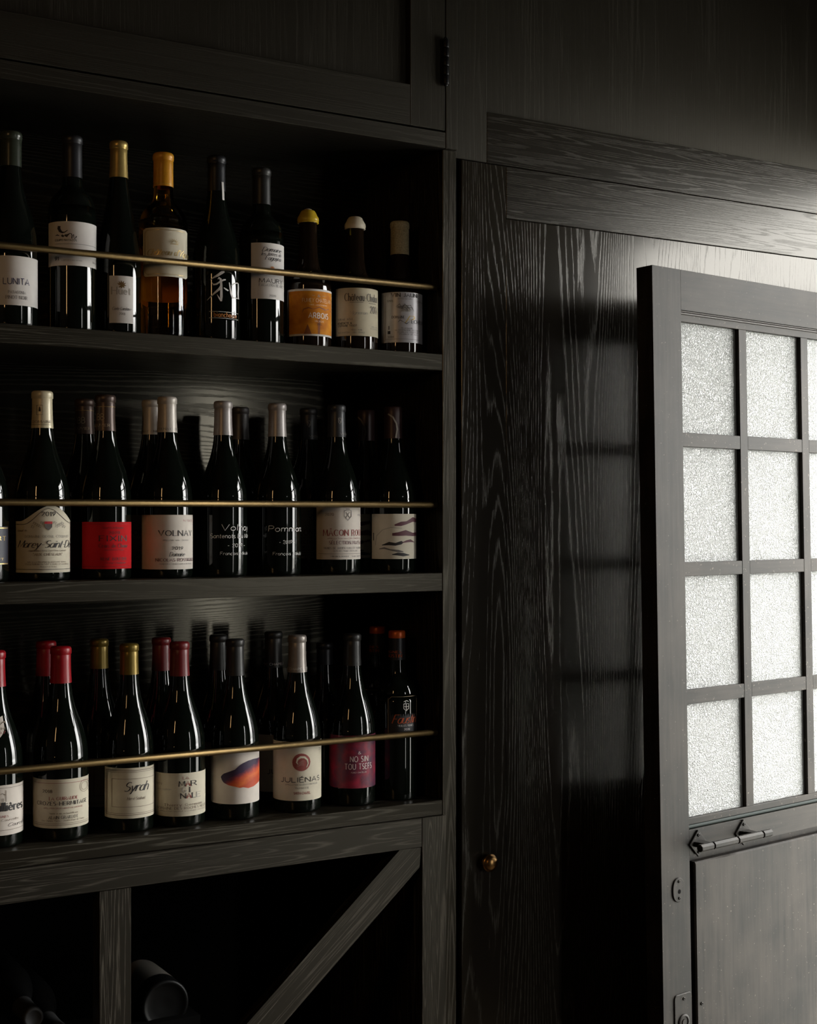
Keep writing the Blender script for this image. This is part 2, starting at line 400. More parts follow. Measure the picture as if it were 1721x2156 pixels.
# a brace with mitred upper end, in its own frame: local x along the brace, z across it
c0 = a0 + d * 0
def bl(p): q = p - c0; return (q.dot(d), q.dot(nrm))
ur = at(887, 1784, 0)
quad = [bl(a0), bl(ur - Vector((.0006, 0, 0))), bl(b0 + Vector((0, 0, 0))), (L1, wd), (L1, 0)]
lo = [bm.verts.new((x, 0, z)) for x, z in quad]; hi = [bm.verts.new((x, .026, z)) for x, z in quad]
bm.faces.new(lo); bm.faces.new(hi[::-1])
for i in range(5): bm.faces.new((lo[i], hi[i], hi[(i + 1) % 5], lo[(i + 1) % 5]))
bmesh.ops.recalc_face_normals(bm, faces=bm.faces)
br = link('diagonal_brace', bm, WOOD_LOW, cab)
br.matrix_local = Matrix(((d.x, 0, nrm.x, c0.x), (0, 1, 0, -.001), (d.z, 0, nrm.z, c0.z), (0, 0, 0, 1)))
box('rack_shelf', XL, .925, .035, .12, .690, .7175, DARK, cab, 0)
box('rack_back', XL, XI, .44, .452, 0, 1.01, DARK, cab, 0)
box('plinth', XL, XI - .001, .02, .04, 0, .1, WOOD_LOW, cab)

# ---------------------------------------------------------------- cupboard over the shelves
YU = -.012
up = empty('overhead_cupboard', (0, 0, 0))
tag(up, 'black overhead cupboard with a black barrel hinge, above the bottle shelves', 'cupboard')
ZD = at(938, 275, YU).z
XS = X_(938.5, YU); XF = X_(964, YU)
ZF = at(964, 316, YU).z
YC = .30
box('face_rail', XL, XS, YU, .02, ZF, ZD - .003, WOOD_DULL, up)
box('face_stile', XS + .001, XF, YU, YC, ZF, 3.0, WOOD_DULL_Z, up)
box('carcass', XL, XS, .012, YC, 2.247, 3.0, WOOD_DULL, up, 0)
def panel_door(parent, x0, x1, z0, z1, y, st, rail, th=.02, rec=.011, mats=None):
    mz, mx, mp = mats
    dr = empty('door'); dr.parent = parent
    box('stile', x0, x0 + st, y, y + th, z0, z1, mz, dr); box('stile', x1 - st, x1, y, y + th, z0, z1, mz, dr)
    box('rail', x0 + st, x1 - st, y, y + th, z0, z0 + rail, mx, dr); box('rail', x0 + st, x1 - st, y, y + th, z1 - rail, z1, mx, dr)
    box('panel', x0 + st - .004, x1 - st + .004, y + rec, y + th, z0 + rail - .004, z1 - rail + .004, mp, dr, 0)
    return dr
st = X_(938, YU) - X_(865, YU)
rl = at(865, 178, YU).z - at(865, 263.5, YU).z
dm = (WOOD_DULL_Z, WOOD_DULL, WOOD_DULL_Z)
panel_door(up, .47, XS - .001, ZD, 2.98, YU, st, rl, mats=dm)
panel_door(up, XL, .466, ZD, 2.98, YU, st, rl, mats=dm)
hb = at(939, 178, YU - .006); ht = at(939, 82, YU - .006)
hg = empty('hinge'); hg.parent = up
zz = [hb.z + (ht.z - hb.z) * k / 5 for k in range(6)]
for k in range(5):
    bm = bmesh.new()
    add_lathe(bm, [(0, zz[k] + .0004), (.0056, zz[k] + .0004), (.0060, zz[k] + .002), (.0060, zz[k + 1] - .002), (.0056, zz[k + 1] - .0004), (0, zz[k + 1] - .0004)], 16, Matrix.Translation((hb.x, hb.y, 0)))
    link('knuckle', bm, IRON, hg, True)
bm = bmesh.new()
add_lathe(bm, [(0, hb.z - .004), (.003, hb.z - .003), (.0042, hb.z), (.002, hb.z + .001), (.002, ht.z), (.0042, ht.z), (.003, ht.z + .003), (0, ht.z + .004)], 12, Matrix.Translation((hb.x, hb.y, 0)))
link('hinge_pin', bm, IRON, hg, True)
bm = bmesh.new(); add_box(bm, hb.x - .004, hb.x + .004, YU - .0015, YU + .002, hb.z, ht.z, 0)
link('hinge_leaf', bm, IRON, hg)

# ---------------------------------------------------------------- wardrobe and the cupboard above it
XW = 2.58
wr = empty('wardrobe', (0, 0, 0))
tag(wr, 'tall black oak wardrobe with figured veneer and brass knob behind the glazed door', 'wardrobe')
X0 = X_(972.5)
ZT = 2.211
ZR = at(1066, 460, 0).z
XP = X_(1066.5)
dr = empty('door'); dr.parent = wr
box('stile', X0, XP - .0004, 0, .022, .06, ZT, WOOD_PANEL, dr)
box('stile', XW - .1, XW, 0, .022, .06, ZT, WOOD_PANEL, dr)
box('rail', XP + .0004, XW - .1005, 0, .022, ZR + .0006, ZT, WOOD_RAIL, dr)
box('rail', XP + .0004, XW - .1005, 0, .022, .06, .2, WOOD_X, dr)
box('panel', XP + .0004, XW - .1005, .0015, .020, .2005, ZR, WOOD_PANEL, dr, .001)
kb = at(1035, 1818, -.018)
bm = bmesh.new()
KR = .0166
prof = [(0, 0), (.0095, 0), (.0095, .0015), (.0070, .003), (.0060, .006), (.0060, .009), (.010, .0105), (KR * .95, .0125), (KR, .0140), (KR * .98, .0155), (KR * .90, .0162), (KR * .86, .0172), (KR * .78, .0205), (KR * .6, .0232), (KR * .3, .0248), (0, .0252)]
add_lathe(bm, prof, 40, Matrix.Translation((kb.x, 0, kb.z)) @ Matrix.Rotation(R_(90), 4, 'X'))
link('knob', bm, KNOB, dr, True)
box('side', X0 - .004, X0 + .016, .024, .56, 0, ZT, DARK, wr, 0)
box('side', XW, XW + .02, .024, .56, 0, ZT, DARK, wr, 0)
box('top', X0, XW, .024, .56, ZT - .02, ZT, DARK, wr, 0)
box('plinth', X0, XW, .02, .04, 0, .055, WOOD_X, wr)
ov = empty('high_cupboard', (0, 0, 0))
tag(ov, 'plain black panelled cupboard front in the upper right, above the wardrobe', 'cupboard')
YO = .010
XQ = X_(1025.5, YO); ZQ = at(1025, 235, YO).z
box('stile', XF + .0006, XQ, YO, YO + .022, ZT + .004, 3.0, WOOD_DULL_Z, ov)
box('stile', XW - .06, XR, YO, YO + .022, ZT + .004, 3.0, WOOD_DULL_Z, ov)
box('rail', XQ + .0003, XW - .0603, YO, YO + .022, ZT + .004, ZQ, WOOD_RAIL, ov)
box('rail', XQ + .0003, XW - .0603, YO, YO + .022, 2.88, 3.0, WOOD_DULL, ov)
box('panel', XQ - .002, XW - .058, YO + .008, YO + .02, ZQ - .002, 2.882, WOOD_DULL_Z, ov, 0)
box('carcass', XF + .002, XR, YO + .024, .5, ZT + .004, 3.0, DARK, ov, 0)

# ---------------------------------------------------------------- the open glazed door
PHI = math.atan2(F, 4550 - CX) - YAW
e1 = Vector((math.cos(PHI), math.sin(PHI), 0)); na = Vector((-math.sin(PHI), math.cos(PHI), 0))     # along the leaf, away from the camera
LEAN = .020
e2 = (Vector((0, 0, 1)) * math.cos(LEAN) + na * math.sin(LEAN)).normalized()
e3 = e1.cross(e2) * -1.0                          # away from the camera, square to the leaf
TOPC = at(1373.5, 557.5, -.200)
def lf(px, py, dd=0.0):
    """pixel -> (u, v) on the leaf plane set dd behind its front face; v is 0 at the top edge, negative below"""
    t = (px - CX) / F
    r = Vector((SN + t * CN, CN - t * SN, -(py - HZ) / F))
    o = Vector((0, CY, CZ)); p0 = TOPC + e3 * dd
    k = (p0 - o).dot(e3) / r.dot(e3)
    q = o + r * k - p0
    return q.dot(e1), q.dot(e2)
door = empty('door_1')
door.matrix_world = Matrix(((e1.x, e3.x, e2.x, TOPC.x), (e1.y, e3.y, e2.y, TOPC.y), (e1.z, e3.z, e2.z, TOPC.z), (0, 0, 0, 1)))
tag(door, 'open half glazed door with worn black paint and hammered glass panes', 'door', kind='structure')
TH, LW, LB = .038, .905, -(TOPC.z - .012)
su = lf(1434.5, 652)[0]
v_g1 = lf(1432.5, 652)[1]; v_g0 = lf(1449.8, 1748)[1]
v_r0 = lf(1451.9, 1801.6)[1]
BX = lambda nm, x0, x1, z0, z1, y0, y1, m=PAINT, par=door, bev=.0003: box(nm, x0, x1, y0, y1, z0, z1, m, par, bev)
BX('stile', 0, su, LB, 0, 0, TH)
BX('stile', LW - su, LW, LB, 0, 0, TH)
BX('rail', su, LW - su, v_g1, -.0, 0, TH, PAINT_X)
BX('rail', su, LW - su, v_r0, v_g0, 0, TH, PAINT_X)
BX('rail', su, LW - su, LB, LB + .16, 0, TH, PAINT_X)
# glazing frame: a stepped moulding, the grid of bars, the panes
ME = plain('worn_lit_edge', (.060, .050, .048), .5, var=.2, scale=200)  # worn paint made paler, the light on the edges put into its colour
fw_top = abs(lf(1434, 671, .007)[1] - lf(1434, 658, .007)[1])
g1, g0 = v_g1 - .0002, v_g0 + .0002
gu0, gu1 = su + .0003, LW - su - .0003
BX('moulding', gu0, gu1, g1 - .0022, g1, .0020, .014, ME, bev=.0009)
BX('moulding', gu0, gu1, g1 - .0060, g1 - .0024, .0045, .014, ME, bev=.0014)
MG = plain('worn_green_edge', (.010, .017, .014), .6, spec=.15)
BX('moulding', gu0, gu1, g0, g0 + .0065, .0035, .014, MG, bev=.0022)
t1, t0 = g1 - .0062, g0 + .0067
dF, dG = .0075, .0165
BX('glazing_bar', gu0, gu1, t1 - .0135, t1, dF, .028, PAINT_X, bev=.0006)
BX('glazing_bar', gu0, gu1, t0, t0 + .0120, dF, .028, PAINT_X, bev=.0006)
hb_ = [(lf(1437, 910.5, dF)[1], lf(1437, 940, dF)[1]), (lf(1441, 1184, dF)[1], lf(1441, 1213.5, dF)[1]), (lf(1445, 1453.5, dF)[1], lf(1445, 1484, dF)[1])]
vb_ = [(lf(1555.8, 690, dF)[0], lf(1571.8, 690, dF)[0])]
w_b = vb_[0][1] - vb_[0][0]
u2 = lf(1686.2, 720, dF)[0]
vb_.append((u2, u2 + w_b))
pitch = vb_[1][0] - vb_[0][0]
vb_.append((u2 + pitch, u2 + pitch + w_b))
vs_, hs_ = [(gu0, gu0)] + vb_ + [(gu1, gu1)], [(t1 - .0135, t1 - .0135)] + hb_ + [(t0 + .012, t0 + .012)]
for a, b in vb_: BX('glazing_bar', a, b, t0 + .012, t1 - .0135, dF, .028, bev=.0006)
for a, b in hb_:
    for i in range(len(vs_) - 1):
        BX('glazing_bar', vs_[i][1], vs_[i + 1][0], b, a, dF + .0003, .028, PAINT_X, bev=.0006)
for i in range(len(vs_) - 1):
    for j in range(len(hs_) - 1):
        BX('pane', vs_[i][1] - .002, vs_[i + 1][0] + .002, hs_[j + 1][0] - .002, hs_[j][1] + .002, dG, dG + .004, PANE, bev=0)
# lower panel: a raised field inside a dark groove
pu, pv = lf(1462.5, 1815.6, .006)
BX('panel_backing', su - .002, LW - su + .002, LB + .158, v_r0 + .002, .022, .030, bev=0)
BX('panel', pu, LW - pu, LB + .172, pv, .005, .022, bev=.0030)
bm = bmesh.new(); add_box(bm, su + .0004, LW - su, v_r0 - .0055, v_r0 - .0002, .004, .021, .002)
link('moulding', bm, PAINT, door)
def screw(par, u, v, y, r=.0032):
    bm = bmesh.new()
    add_lathe(bm, [(r, 0), (r, .0012), (r * .75, .002), (r * .45, .002), (r * .4, .0008), (0, .0008)], 12, Matrix.Translation((u, y, v)) @ Matrix.Rotation(R_(90), 4, 'X'))
    return link('screw', bm, PAINT, par, True)
# pull handle
pl = empty('pull_handle'); pl.parent = door
pc = [lf(1468, 1775), lf(1563.5, 1752)]
SO = .036
for (u, v) in pc:
    hd = .0250
    bm = bmesh.new()
    q = [(u - .0245, v), (u, v - hd), (u + .0245, v), (u, v + hd)]
    lo = [bm.verts.new((a, -.004, b)) for a, b in q]; hi = [bm.verts.new((a, 0, b)) for a, b in q]
    bm.faces.new(lo); bm.faces.new(hi[::-1])
    for i in range(4): bm.faces.new((lo[i], hi[i], hi[(i + 1) % 4], lo[(i + 1) % 4]))
    bmesh.ops.recalc_face_normals(bm, faces=bm.faces)
    bmesh.ops.bevel(bm, geom=list(bm.edges), offset=.0008, segments=1, affect='EDGES')
    link('mounting_plate', bm, PAINT, pl)
    screw(pl, u, v + .0155, -.004); screw(pl, u, v - .0155, -.004)
    bm = bmesh.new()                                # arm narrowing towards the bar
    A = [(u - .013, -.003), (u + .013, -.003), (u + .005, -SO), (u - .005, -SO)]
    lo = [bm.verts.new((a, y, v - .0045)) for a, y in A]; hi = [bm.verts.new((a, y, v + .0045)) for a, y in A]
    bm.faces.new(lo); bm.faces.new(hi[::-1])
    for i in range(4): bm.faces.new((lo[i], hi[i], hi[(i + 1) % 4], lo[(i + 1) % 4]))
    bmesh.ops.recalc_face_normals(bm, faces=bm.faces)
    link('arm', bm, PAINT, pl)
ub0, ub1 = pc[0][0] - .036, pc[1][0] + .040
vm = (pc[0][1] + pc[1][1]) / 2
rb = .0072
prof = [(0, ub0), (rb * .9, ub0), (rb, ub0 + .001)]
for k in (pc[0][0] , (pc[0][0] + pc[1][0]) / 2 + .004, pc[1][0] + .012):
    prof += [(rb, k - .0025), (rb * .72, k - .0012), (rb * .72, k + .0012), (rb, k + .0025)]
prof += [(rb, ub1 - .001), (rb * .9, ub1), (0, ub1)]
bm = bmesh.new()
add_lathe(bm, prof, 8, Matrix.Translation((0, -SO, vm)) @ Matrix.Rotation(R_(90), 4, 'Y') @ Matrix.Rotation(R_(22.5), 4, 'Z'))
link('grip_bar', bm, PAINT, pl)
# keyhole plate
ku, kv = lf(1428, 1873.5)
kp = empty('keyhole_plate'); kp.parent = door
def plate(outline, c, y0, y1, rim=.0011):
    """a thin raised plate with a chamfered rim, outline counter-clockwise round c"""
    bm = bmesh.new(); A, B, C_ = [], [], []
    for x, z in outline:
        d_ = math.hypot(x - c[0], z - c[1]); k = (d_ - rim) / d_
        A.append(bm.verts.new((x, y0, z))); B.append(bm.verts.new((x, y1 + rim, z))); C_.append(bm.verts.new((c[0] + (x - c[0]) * k, y1, c[1] + (z - c[1]) * k)))
    n = len(A); bm.faces.new(C_)
    for i in range(n):
        j = (i + 1) % n
        bm.faces.new((A[i], A[j], B[j], B[i])); bm.faces.new((B[i], B[j], C_[j], C_[i]))
    bmesh.ops.recalc_face_normals(bm, faces=bm.faces)
    return bm
ol = []
for i in range(32):
    a = 2 * math.pi * i / 32
    cx, cz = math.cos(a), math.sin(a)
    sq = (abs(cx) ** 2.3 + abs(cz) ** 2.3) ** (-1 / 2.3)
    ol.append((ku + .0165 * cx * sq, kv + .0222 * cz * sq))
bm = plate(ol, (ku, kv), .001, -.0026)
link('plate', bm, PAINT, kp)
screw(kp, ku, kv + .0155, -.0022, .0027); screw(kp, ku + .0005, kv - .0150, -.0022, .0027)
bm = bmesh.new()
add_lathe(bm, [(.0042, 0), (.0042, .0005), (.0032, .0006), (0, .0006)], 16, Matrix.Translation((ku + .001, -.0022, kv - .003)) @ Matrix.Rotation(R_(90), 4, 'X'))
link('keyhole', bm, DARK, kp)
# lock plate
u0, v1 = lf(1419.5, 2097); u1, _ = lf(1455, 2097)
lp = empty('lock_plate'); lp.parent = door
ol = []
for (cx, cz, a0_) in ((u1 - .007, v1 - .007, 0), (u0 + .007, v1 - .007, 90), (u0 + .007, v1 - .19, 180), (u1 - .007, v1 - .19, 270)):
    for k in range(7): ol.append((cx + .007 * math.cos(R_(a0_ + 15 * k)), cz + .007 * math.sin(R_(a0_ + 15 * k))))
bm = plate(ol, ((u0 + u1) / 2, v1 - .1), .001, -.0024)
link('plate', bm, PAINT, lp)
screw(lp, (u0 + u1) / 2 + .001, v1 - .0095, -.0022, .003)
lu, lv = lf(1438, 2151)
bm = bmesh.new()
add_lathe(bm, [(.0145, 0), (.0145, .002), (.0120, .003), (.0105, .003), (.0100, .0015), (.006, .0015), (.0055, .003), (0, .003)], 24, Matrix.Translation((lu, -.0022, lv)) @ Matrix.Rotation(R_(90), 4, 'X'))
link('lock_cylinder', bm, PAINT, lp)
qu, qv = lf(1478, 2113, .005)
screw(door, qu, qv, .005)

# ---------------------------------------------------------------- warm pendant lamp of the room (behind the camera)
lampo = empty('pendant_lamp', (-1.0, -1.75, 2.25))
tag(lampo, 'warm tubular glass pendant hanging from the ceiling', 'lamp')
em, n_, l_, b_ = newmat('warm_glow')
b_.inputs['Base Color'].default_value = (.9, .6, .3, 1)
b_.inputs['Emission Color'].default_value = (1.0, .58, .24, 1); b_.inputs['Emission Strength'].default_value = 26
bm = bmesh.new(); add_lathe(bm, [(0, -.30), (.025, -.295), (.034, -.27), (.034, .27), (.025, .295), (0, .30)], 24)
link('glass_tube', bm, em, lampo, True)
bm = bmesh.new(); add_lathe(bm, [(0, .296), (.03, .297), (.03, .32), (.004, .325), (.004, 1.0), (0, 1.0)], 16)
link('stem', bm, BRASS, lampo, True)

# ---------------------------------------------------------------- bottles
GLASS = plain('dark_green_glass', (.0035, .0050, .0035), .035, 0, .5)
GLASS_B = plain('black_glass', (.003, .003, .003), .4, 0, .12)
def clear_glass(name, col, rough=.0, ior=1.4):
    m, n, l, b = newmat(name)
    b.inputs['Base Color'].default_value = (*col, 1); b.inputs['Transmission Weight'].default_value = 1.0
    b.inputs['Roughness'].default_value = rough; b.inputs['IOR'].default_value = ior
    return m
def amber_mat():
    m, n, l, b = newmat('amber_wine_glass'); n.remove(b)
    t = n.new('ShaderNodeBsdfTransparent'); t.inputs[0].default_value = (.92, .64, .20, 1)
    g = n.new('ShaderNodeBsdfGlossy'); g.inputs['Roughness'].default_value = .03
    f = n.new('ShaderNodeFresnel'); f.inputs[0].default_value = 1.5; x = n.new('ShaderNodeMixShader')
    d_ = n.new('ShaderNodeBsdfTranslucent'); d_.inputs[0].default_value = (.75, .38, .05, 1); y = n.new('ShaderNodeMixShader'); y.inputs[0].default_value = .07
    l.new(t.outputs[0], y.inputs[1]); l.new(d_.outputs[0], y.inputs[2])
    l.new(f.outputs[0], x.inputs[0]); l.new(y.outputs[0], x.inputs[1]); l.new(g.outputs[0], x.inputs[2]); l.new(x.outputs[0], n['Material Output'].inputs[0])
    return m
AMBER = amber_mat()
def ink(name, col, rough=.6): return plain('ink_' + name, col, rough)
K = ink('dark', (.018, .015, .016)); KR_ = ink('red', (.26, .020, .022)); KG = ink('grey', (.15, .135, .125)); KB = ink('brown', (.16, .11, .07))
KW = ink('white', (.75, .72, .70)); KO = ink('orange', (.55, .20, .04)); KGD = plain('ink_gold', (.48, .34, .13), .35, .6); KP = ink('plum', (.12, .035, .05)); KF = ink('faint', (.36, .33, .29))
CREAM = plain('cream_paper', (.66, .60, .47), .75, var=.04); WHITE = plain('white_paper', (.74, .70, .67), .75, var=.03); PINKW = plain('warm_white_paper', (.72, .65, .58), .75, var=.04)
SILVER = plain('silver_paper', (.50, .48, .50), .4, .25, var=.05)

PROF = {
 'burgundy': [(0, .020), (.70, .012), (.90, .0), (.97, .006), (1, .02), (1, .40), (.995, .44), (.96, .49), (.86, .55), (.72, .61), (.565, .67), (.455, .73), (.39, .79), (.36, .85), (.345, .92), (.345, 1.0)],
 'bordeaux': [(0, .030), (.70, .015), (.92, .0), (.98, .006), (1, .02), (1, .58), (.985, .62), (.93, .655), (.80, .690), (.62, .715), (.48, .735), (.42, .76), (.395, .80), (.385, .9), (.385, 1.0)],
 'loire': [(0, .020), (.70, .012), (.90, .0), (.97, .006), (1, .02), (1, .34), (.98, .40), (.92, .46), (.82, .53), (.70, .60), (.58, .67), (.48, .74), (.41, .80), (.375, .86), (.36, .92), (.36, 1.0)],
 'clavelin': [(0, .030), (.70, .015), (.93, .0), (.985, .008), (1, .03), (1, .44), (.98, .475), (.90, .515), (.74, .545), (.58, .565), (.49, .60), (.44, .65), (.405, .72), (.39, .80), (.385, .9), (.385, 1.0)],
}
class Bottle:
    def __init__(s, px, top, zs, kind, R, Y=.066, glass=GLASS, cut=.002):
        p = at(px, HZ, Y)
        s.px, s.zs, s.R = px, zs, R
        s.x, s.y = p.x, Y
        s.zc = depth(p.x, Y)
        s.sc = F / s.zc
        s.H = CZ - (top - HZ) * s.zc / F - zs
        v = Vector((-p.x, CY - Y, 0)).normalized()
        s.root = empty('wine_bottle', (p.x, Y, zs), math.atan2(v.x, -v.y))
        s.prof = [(r * R, z * s.H) for r, z in PROF[kind]]
        bm = bmesh.new()
        pts = list(s.prof)
        pts[-1] = (pts[-1][0], s.H - cut); pts.append((0, s.H - cut))
        s.body = link('glass_body', add_lathe(bm, s.refine(pts), 48), glass, s.root, True)
        s.last = None
    @staticmethod
    def refine(p):
        """Catmull-Rom between the profile points keeps shoulders round"""
        out = []
        for i in range(len(p) - 1):
            p0, p1, p2, p3 = p[max(0, i - 1)], p[i], p[i + 1], p[min(len(p) - 1, i + 2)]
            for k in range(3):
                t = k / 3
                f = lambda a, b, c, d_: .5 * (2 * b + (c - a) * t + (2 * a - 5 * b + 4 * c - d_) * t * t + (3 * b - a - 3 * c + d_) * t ** 3)
                if i < 5 or i >= len(p) - 3: q = (p1[0] + (p2[0] - p1[0]) * t, p1[1] + (p2[1] - p1[1]) * t)
                else: q = (f(p0[0], p1[0], p2[0], p3[0]), f(p0[1], p1[1], p2[1], p3[1]))
                out.append(q)
        return out + [p[-1]]
    def rad(s, z):
        p = s.prof
        for (r0, z0), (r1, z1) in zip(p[3:], p[4:]):
            if z0 <= z <= z1: return r0 + (r1 - r0) * (z - z0) / max(1e-6, z1 - z0)
        return p[-1][0] if z > .5 * s.H else s.R
    def z(s, py, r=None):
        r = s.R if r is None else r
        return CZ - (py - HZ) * (s.zc - r * .97) / F - s.zs
    def phi(s, px, r=None):
        r = s.R if r is None else r
        q = (px - s.px) / (r * s.sc)
        if abs(q) <= .985: return math.asin(q)
        return math.copysign(math.asin(.985) + (abs(q) - .985) * 1.2, q)
    def pt(s, ph, z, eps, cap=False):
        r = (s.capr(z) if cap else s.rad(z)) + eps
        return (r * math.sin(ph), -r * math.cos(ph), z)
    # -- capsule / wax
    def capsule(s, bottom, mat, r=None, lip=True, ring=None):
        r = r or s.prof[-1][0] + .0012
        zb, H = s.z(bottom, .015), s.H
        s.cr, s.cz = r, zb
        pr = [(max(r, s.rad(zb + (H - .0135 - zb) * k / 5) + .0009), zb + (H - .0135 - zb) * k / 5) for k in range(6)]
        r = pr[-1][0]
        if lip: pr += [(r - .0004, H - .0125), (r + .0011, H - .0115), (r + .0011, H - .004), (r + .0003, H - .0015), (r - .0015, H), (0, H + .0003)]
        else: pr += [(r, H - .002), (r - .0015, H), (0, H + .0003)]
        s.capprof = pr
        s.cap = link('capsule', add_lathe(bmesh.new(), pr, 36), mat, s.root, True)
        s.cap.data.materials[0] = mat
        if ring:
            zr = s.z(ring, .015)
            link('capsule_band', add_lathe(bmesh.new(), [(r + .0002, zr - .0004), (r + .0006, zr), (r + .0002, zr + .0004)], 36), KGD, s.cap, True)
        return s.cap
    def capr(s, z):
        for (r0, z0), (r1, z1) in zip(s.capprof, s.capprof[1:]):
            if z0 <= z <= z1: return r0 + (r1 - r0) * (z - z0) / max(1e-6, z1 - z0)
        return s.capprof[0][0]
    # -- label: a sheet round the body between columns; top/bottom may be functions of px
    def label(s, x0, x1, y0, y1, mat, name='label', eps=.0004, top=None, r=None, parent=None):
        p0 = -R_(105) if x0 is None else s.phi(x0); p1 = R_(105) if x1 is None else s.phi(x1)
        n = 44; bm = bmesh.new(); cols = []
        nv = 10 if r else 1
        for i in range(n + 1):
            ph = p0 + (p1 - p0) * i / n
            u = i / n
            t_, b_ = (y0, y1) if top is None else top(u)
            zt, zb = s.z(t_, r), s.z(b_, r)
            cols.append([bm.verts.new(s.pt(ph, zb + (zt - zb) * k / nv, eps)) for k in range(nv + 1)])
        for a, b in zip(cols, cols[1:]):
            for k in range(nv): bm.faces.new((a[k], b[k], b[k + 1], a[k + 1]))
        o = link(name, bm, mat, parent or s.root, True)
        if parent is None: s.last = o; s.p0, s.p1 = p0, p1
        return o
    # -- print: all strokes of one colour gather in one mesh until flush
    def ink_begin(s): s.inks = {}
    def _bm(s, mat, par): 
        if not hasattr(s, 'inks'): s.inks = {}
        return s.inks.setdefault((mat.name, par.name), (bmesh.new(), mat, par))[0]
    def text(s, txt, x0, x1, base, h, style, mat=K, on=None, cap=False, eps=.0009):
        par = on or s.last or s.body
        r = s.capprof[0][0] if cap else s.R
        ph0, ph1 = s.phi(x0, r), s.phi(x1, r)
        st_, wid = text_strokes(txt, style)
        hz = h * (s.zc - r) / F; zb = s.z(base, r)
        k = (ph1 - ph0) / wid
        bm = s._bm(mat, par)
        fx = k * r / hz            # keeps the pen's width even when the text is squeezed
        for P, ws in st_:
            P2 = [(a * fx, b) for a, b in P]
            add_stroke(bm, P2, [w * (max(.75, min(1.1, fx))) for w in ws], lambda a, b: s.pt(ph0 + a / fx * k, zb + b * hz, eps, cap))
    def stroke(s, pts, widths, mat=K, on=None, cap=False, eps=.0010):
        """a brush stroke given by pixels of the photograph's front view, smoothed and subdivided"""
        par = on or s.last or s.body
        r = s.capprof[0][0] if cap else s.R
        if isinstance(widths, (int, float)): widths = [widths] * len(pts)
        P, Wd = [], []
        for i in range(len(pts) - 1):
            m = max(1, int(math.dist(pts[i], pts[i + 1]) / 4))
            for k in range(m):
                t = k / m
                P.append((pts[i][0] + (pts[i + 1][0] - pts[i][0]) * t, pts[i][1] + (pts[i + 1][1] - pts[i][1]) * t)); Wd.append(widths[i] + (widths[i + 1] - widths[i]) * t)
        P.append(pts[-1]); Wd.append(widths[-1])
        add_stroke(s._bm(mat, par), P, Wd, lambda a, b: s.pt(s.phi(a, r), s.z(b, r), eps, cap))
    def blob(s, xs, tops, bots, mat, name='emblem', eps=.0008):
        bm = bmesh.new(); n = 40; prev = None
        def ip(a, x):
            for (x0, y0), (x1, y1) in zip(zip(xs, a), zip(xs[1:], a[1:])):
                if x0 <= x <= x1: return y0 + (y1 - y0) * (x - x0) / (x1 - x0)
            return a[-1]
        for i in range(n + 1):
            x = xs[0] + (xs[-1] - xs[0]) * i / n
            ph = s.phi(x)
            c = [bm.verts.new(s.pt(ph, s.z(ip(bots, x) + (ip(tops, x) - ip(bots, x)) * k / 6), eps)) for k in range(7)]
            if prev:
                for k in range(6): bm.faces.new((prev[k], c[k], c[k + 1], prev[k + 1]))
            prev = c
        return link(name, bm, mat, s.last)
    def done(s, label, group=None):
        for (bm, mat, par) in getattr(s, 'inks', {}).values():
            if len(bm.verts): link('lettering', bm, mat, par)['kind'] = 'stuff'
            else: bm.free()
        tag(s.root, label, 'bottle', group)
        return s
def again(b, px, Y, label, turn=0.0, group=None):
    """a second bottle of the same wine, standing further back"""
    kids(b.root)
    c = copy_tree(b.root)
    p = at(px, HZ, Y)
    v = Vector((-p.x, CY - Y, 0)).normalized()
    c.location = (p.x, Y, b.zs); c.rotation_euler = (0, 0, math.atan2(v.x, -v.y) + R_(turn))
    c['label'] = label
    if group: c['group'] = group
    return c
YB = .163                                         # second row
G1, G2, G3 = 'bottles on the top shelf', 'bottles on the middle shelf', 'bottles on the lowest shelf'
capm = lambda name, col, rough=.38, metal=.35: plain('capsule_' + name, col, rough, metal, var=.08, scale=120)

# ===== top shelf
z = SH[0]
b = Bottle(23, 279, z, 'burgundy', .0415)
b.capsule(348, capm('green_black_wax', (.035, .042, .030), .22, 0), .0165)
b.label(None, 77, 538, 642, WHITE)
b.text('LUNITA', 8, 59, 598, 13, 'sans', ink('navy', (.03, .03, .09))); b.text('PATAGONIA', 18, 52, 617.5, 6, 'serif', KG); b.text('PINOT NOIR', 13, 55, 629, 7, 'serif', KG)
b.done('dark bottle with white label and wax top, leftmost on the top shelf', G1)

b = Bottle(152, 288, z, 'bordeaux', .0383)
b.capsule(372, capm('charcoal', (.022, .022, .026)))
b.label(104.5, 203, 466, 559, WHITE)
b.text('EQUIPO NAVAZOS', 118.5, 161, 507.6, 4, 'bold'); b.stroke([(119, 513.5), (200, 513.5)], .6)
b.text('91', 118.5, 125.5, 548.5, 8, 'bold'); b.text('LA BOTA DE FLORPOWER MMXX', 131, 172, 549.5, 2.6, 'sans', KG); b.text('Jerez', 192, 201, 549, 3.5, 'serif', KG)
b.stroke([(126.5, 476), (125.8, 481), (128.5, 487), (133, 490), (138, 489), (143, 485)], [5.5, 6, 5.5, 3.5, 2, 1.2])
b.stroke([(119, 495.5), (123, 494.6), (127, 496.5)], [.8, 2.6, .8]); b.stroke([(131, 495.5), (135.5, 498.5)], [4.2, 4.2])
b.stroke([(137, 495.5), (141, 497), (144.5, 494), (147.5, 491.5), (150.5, 492.5), (152, 496), (151.2, 502.5)], [3.2, 6.0, 2.6, 1.3, 1.6, 2.0, 1.8])
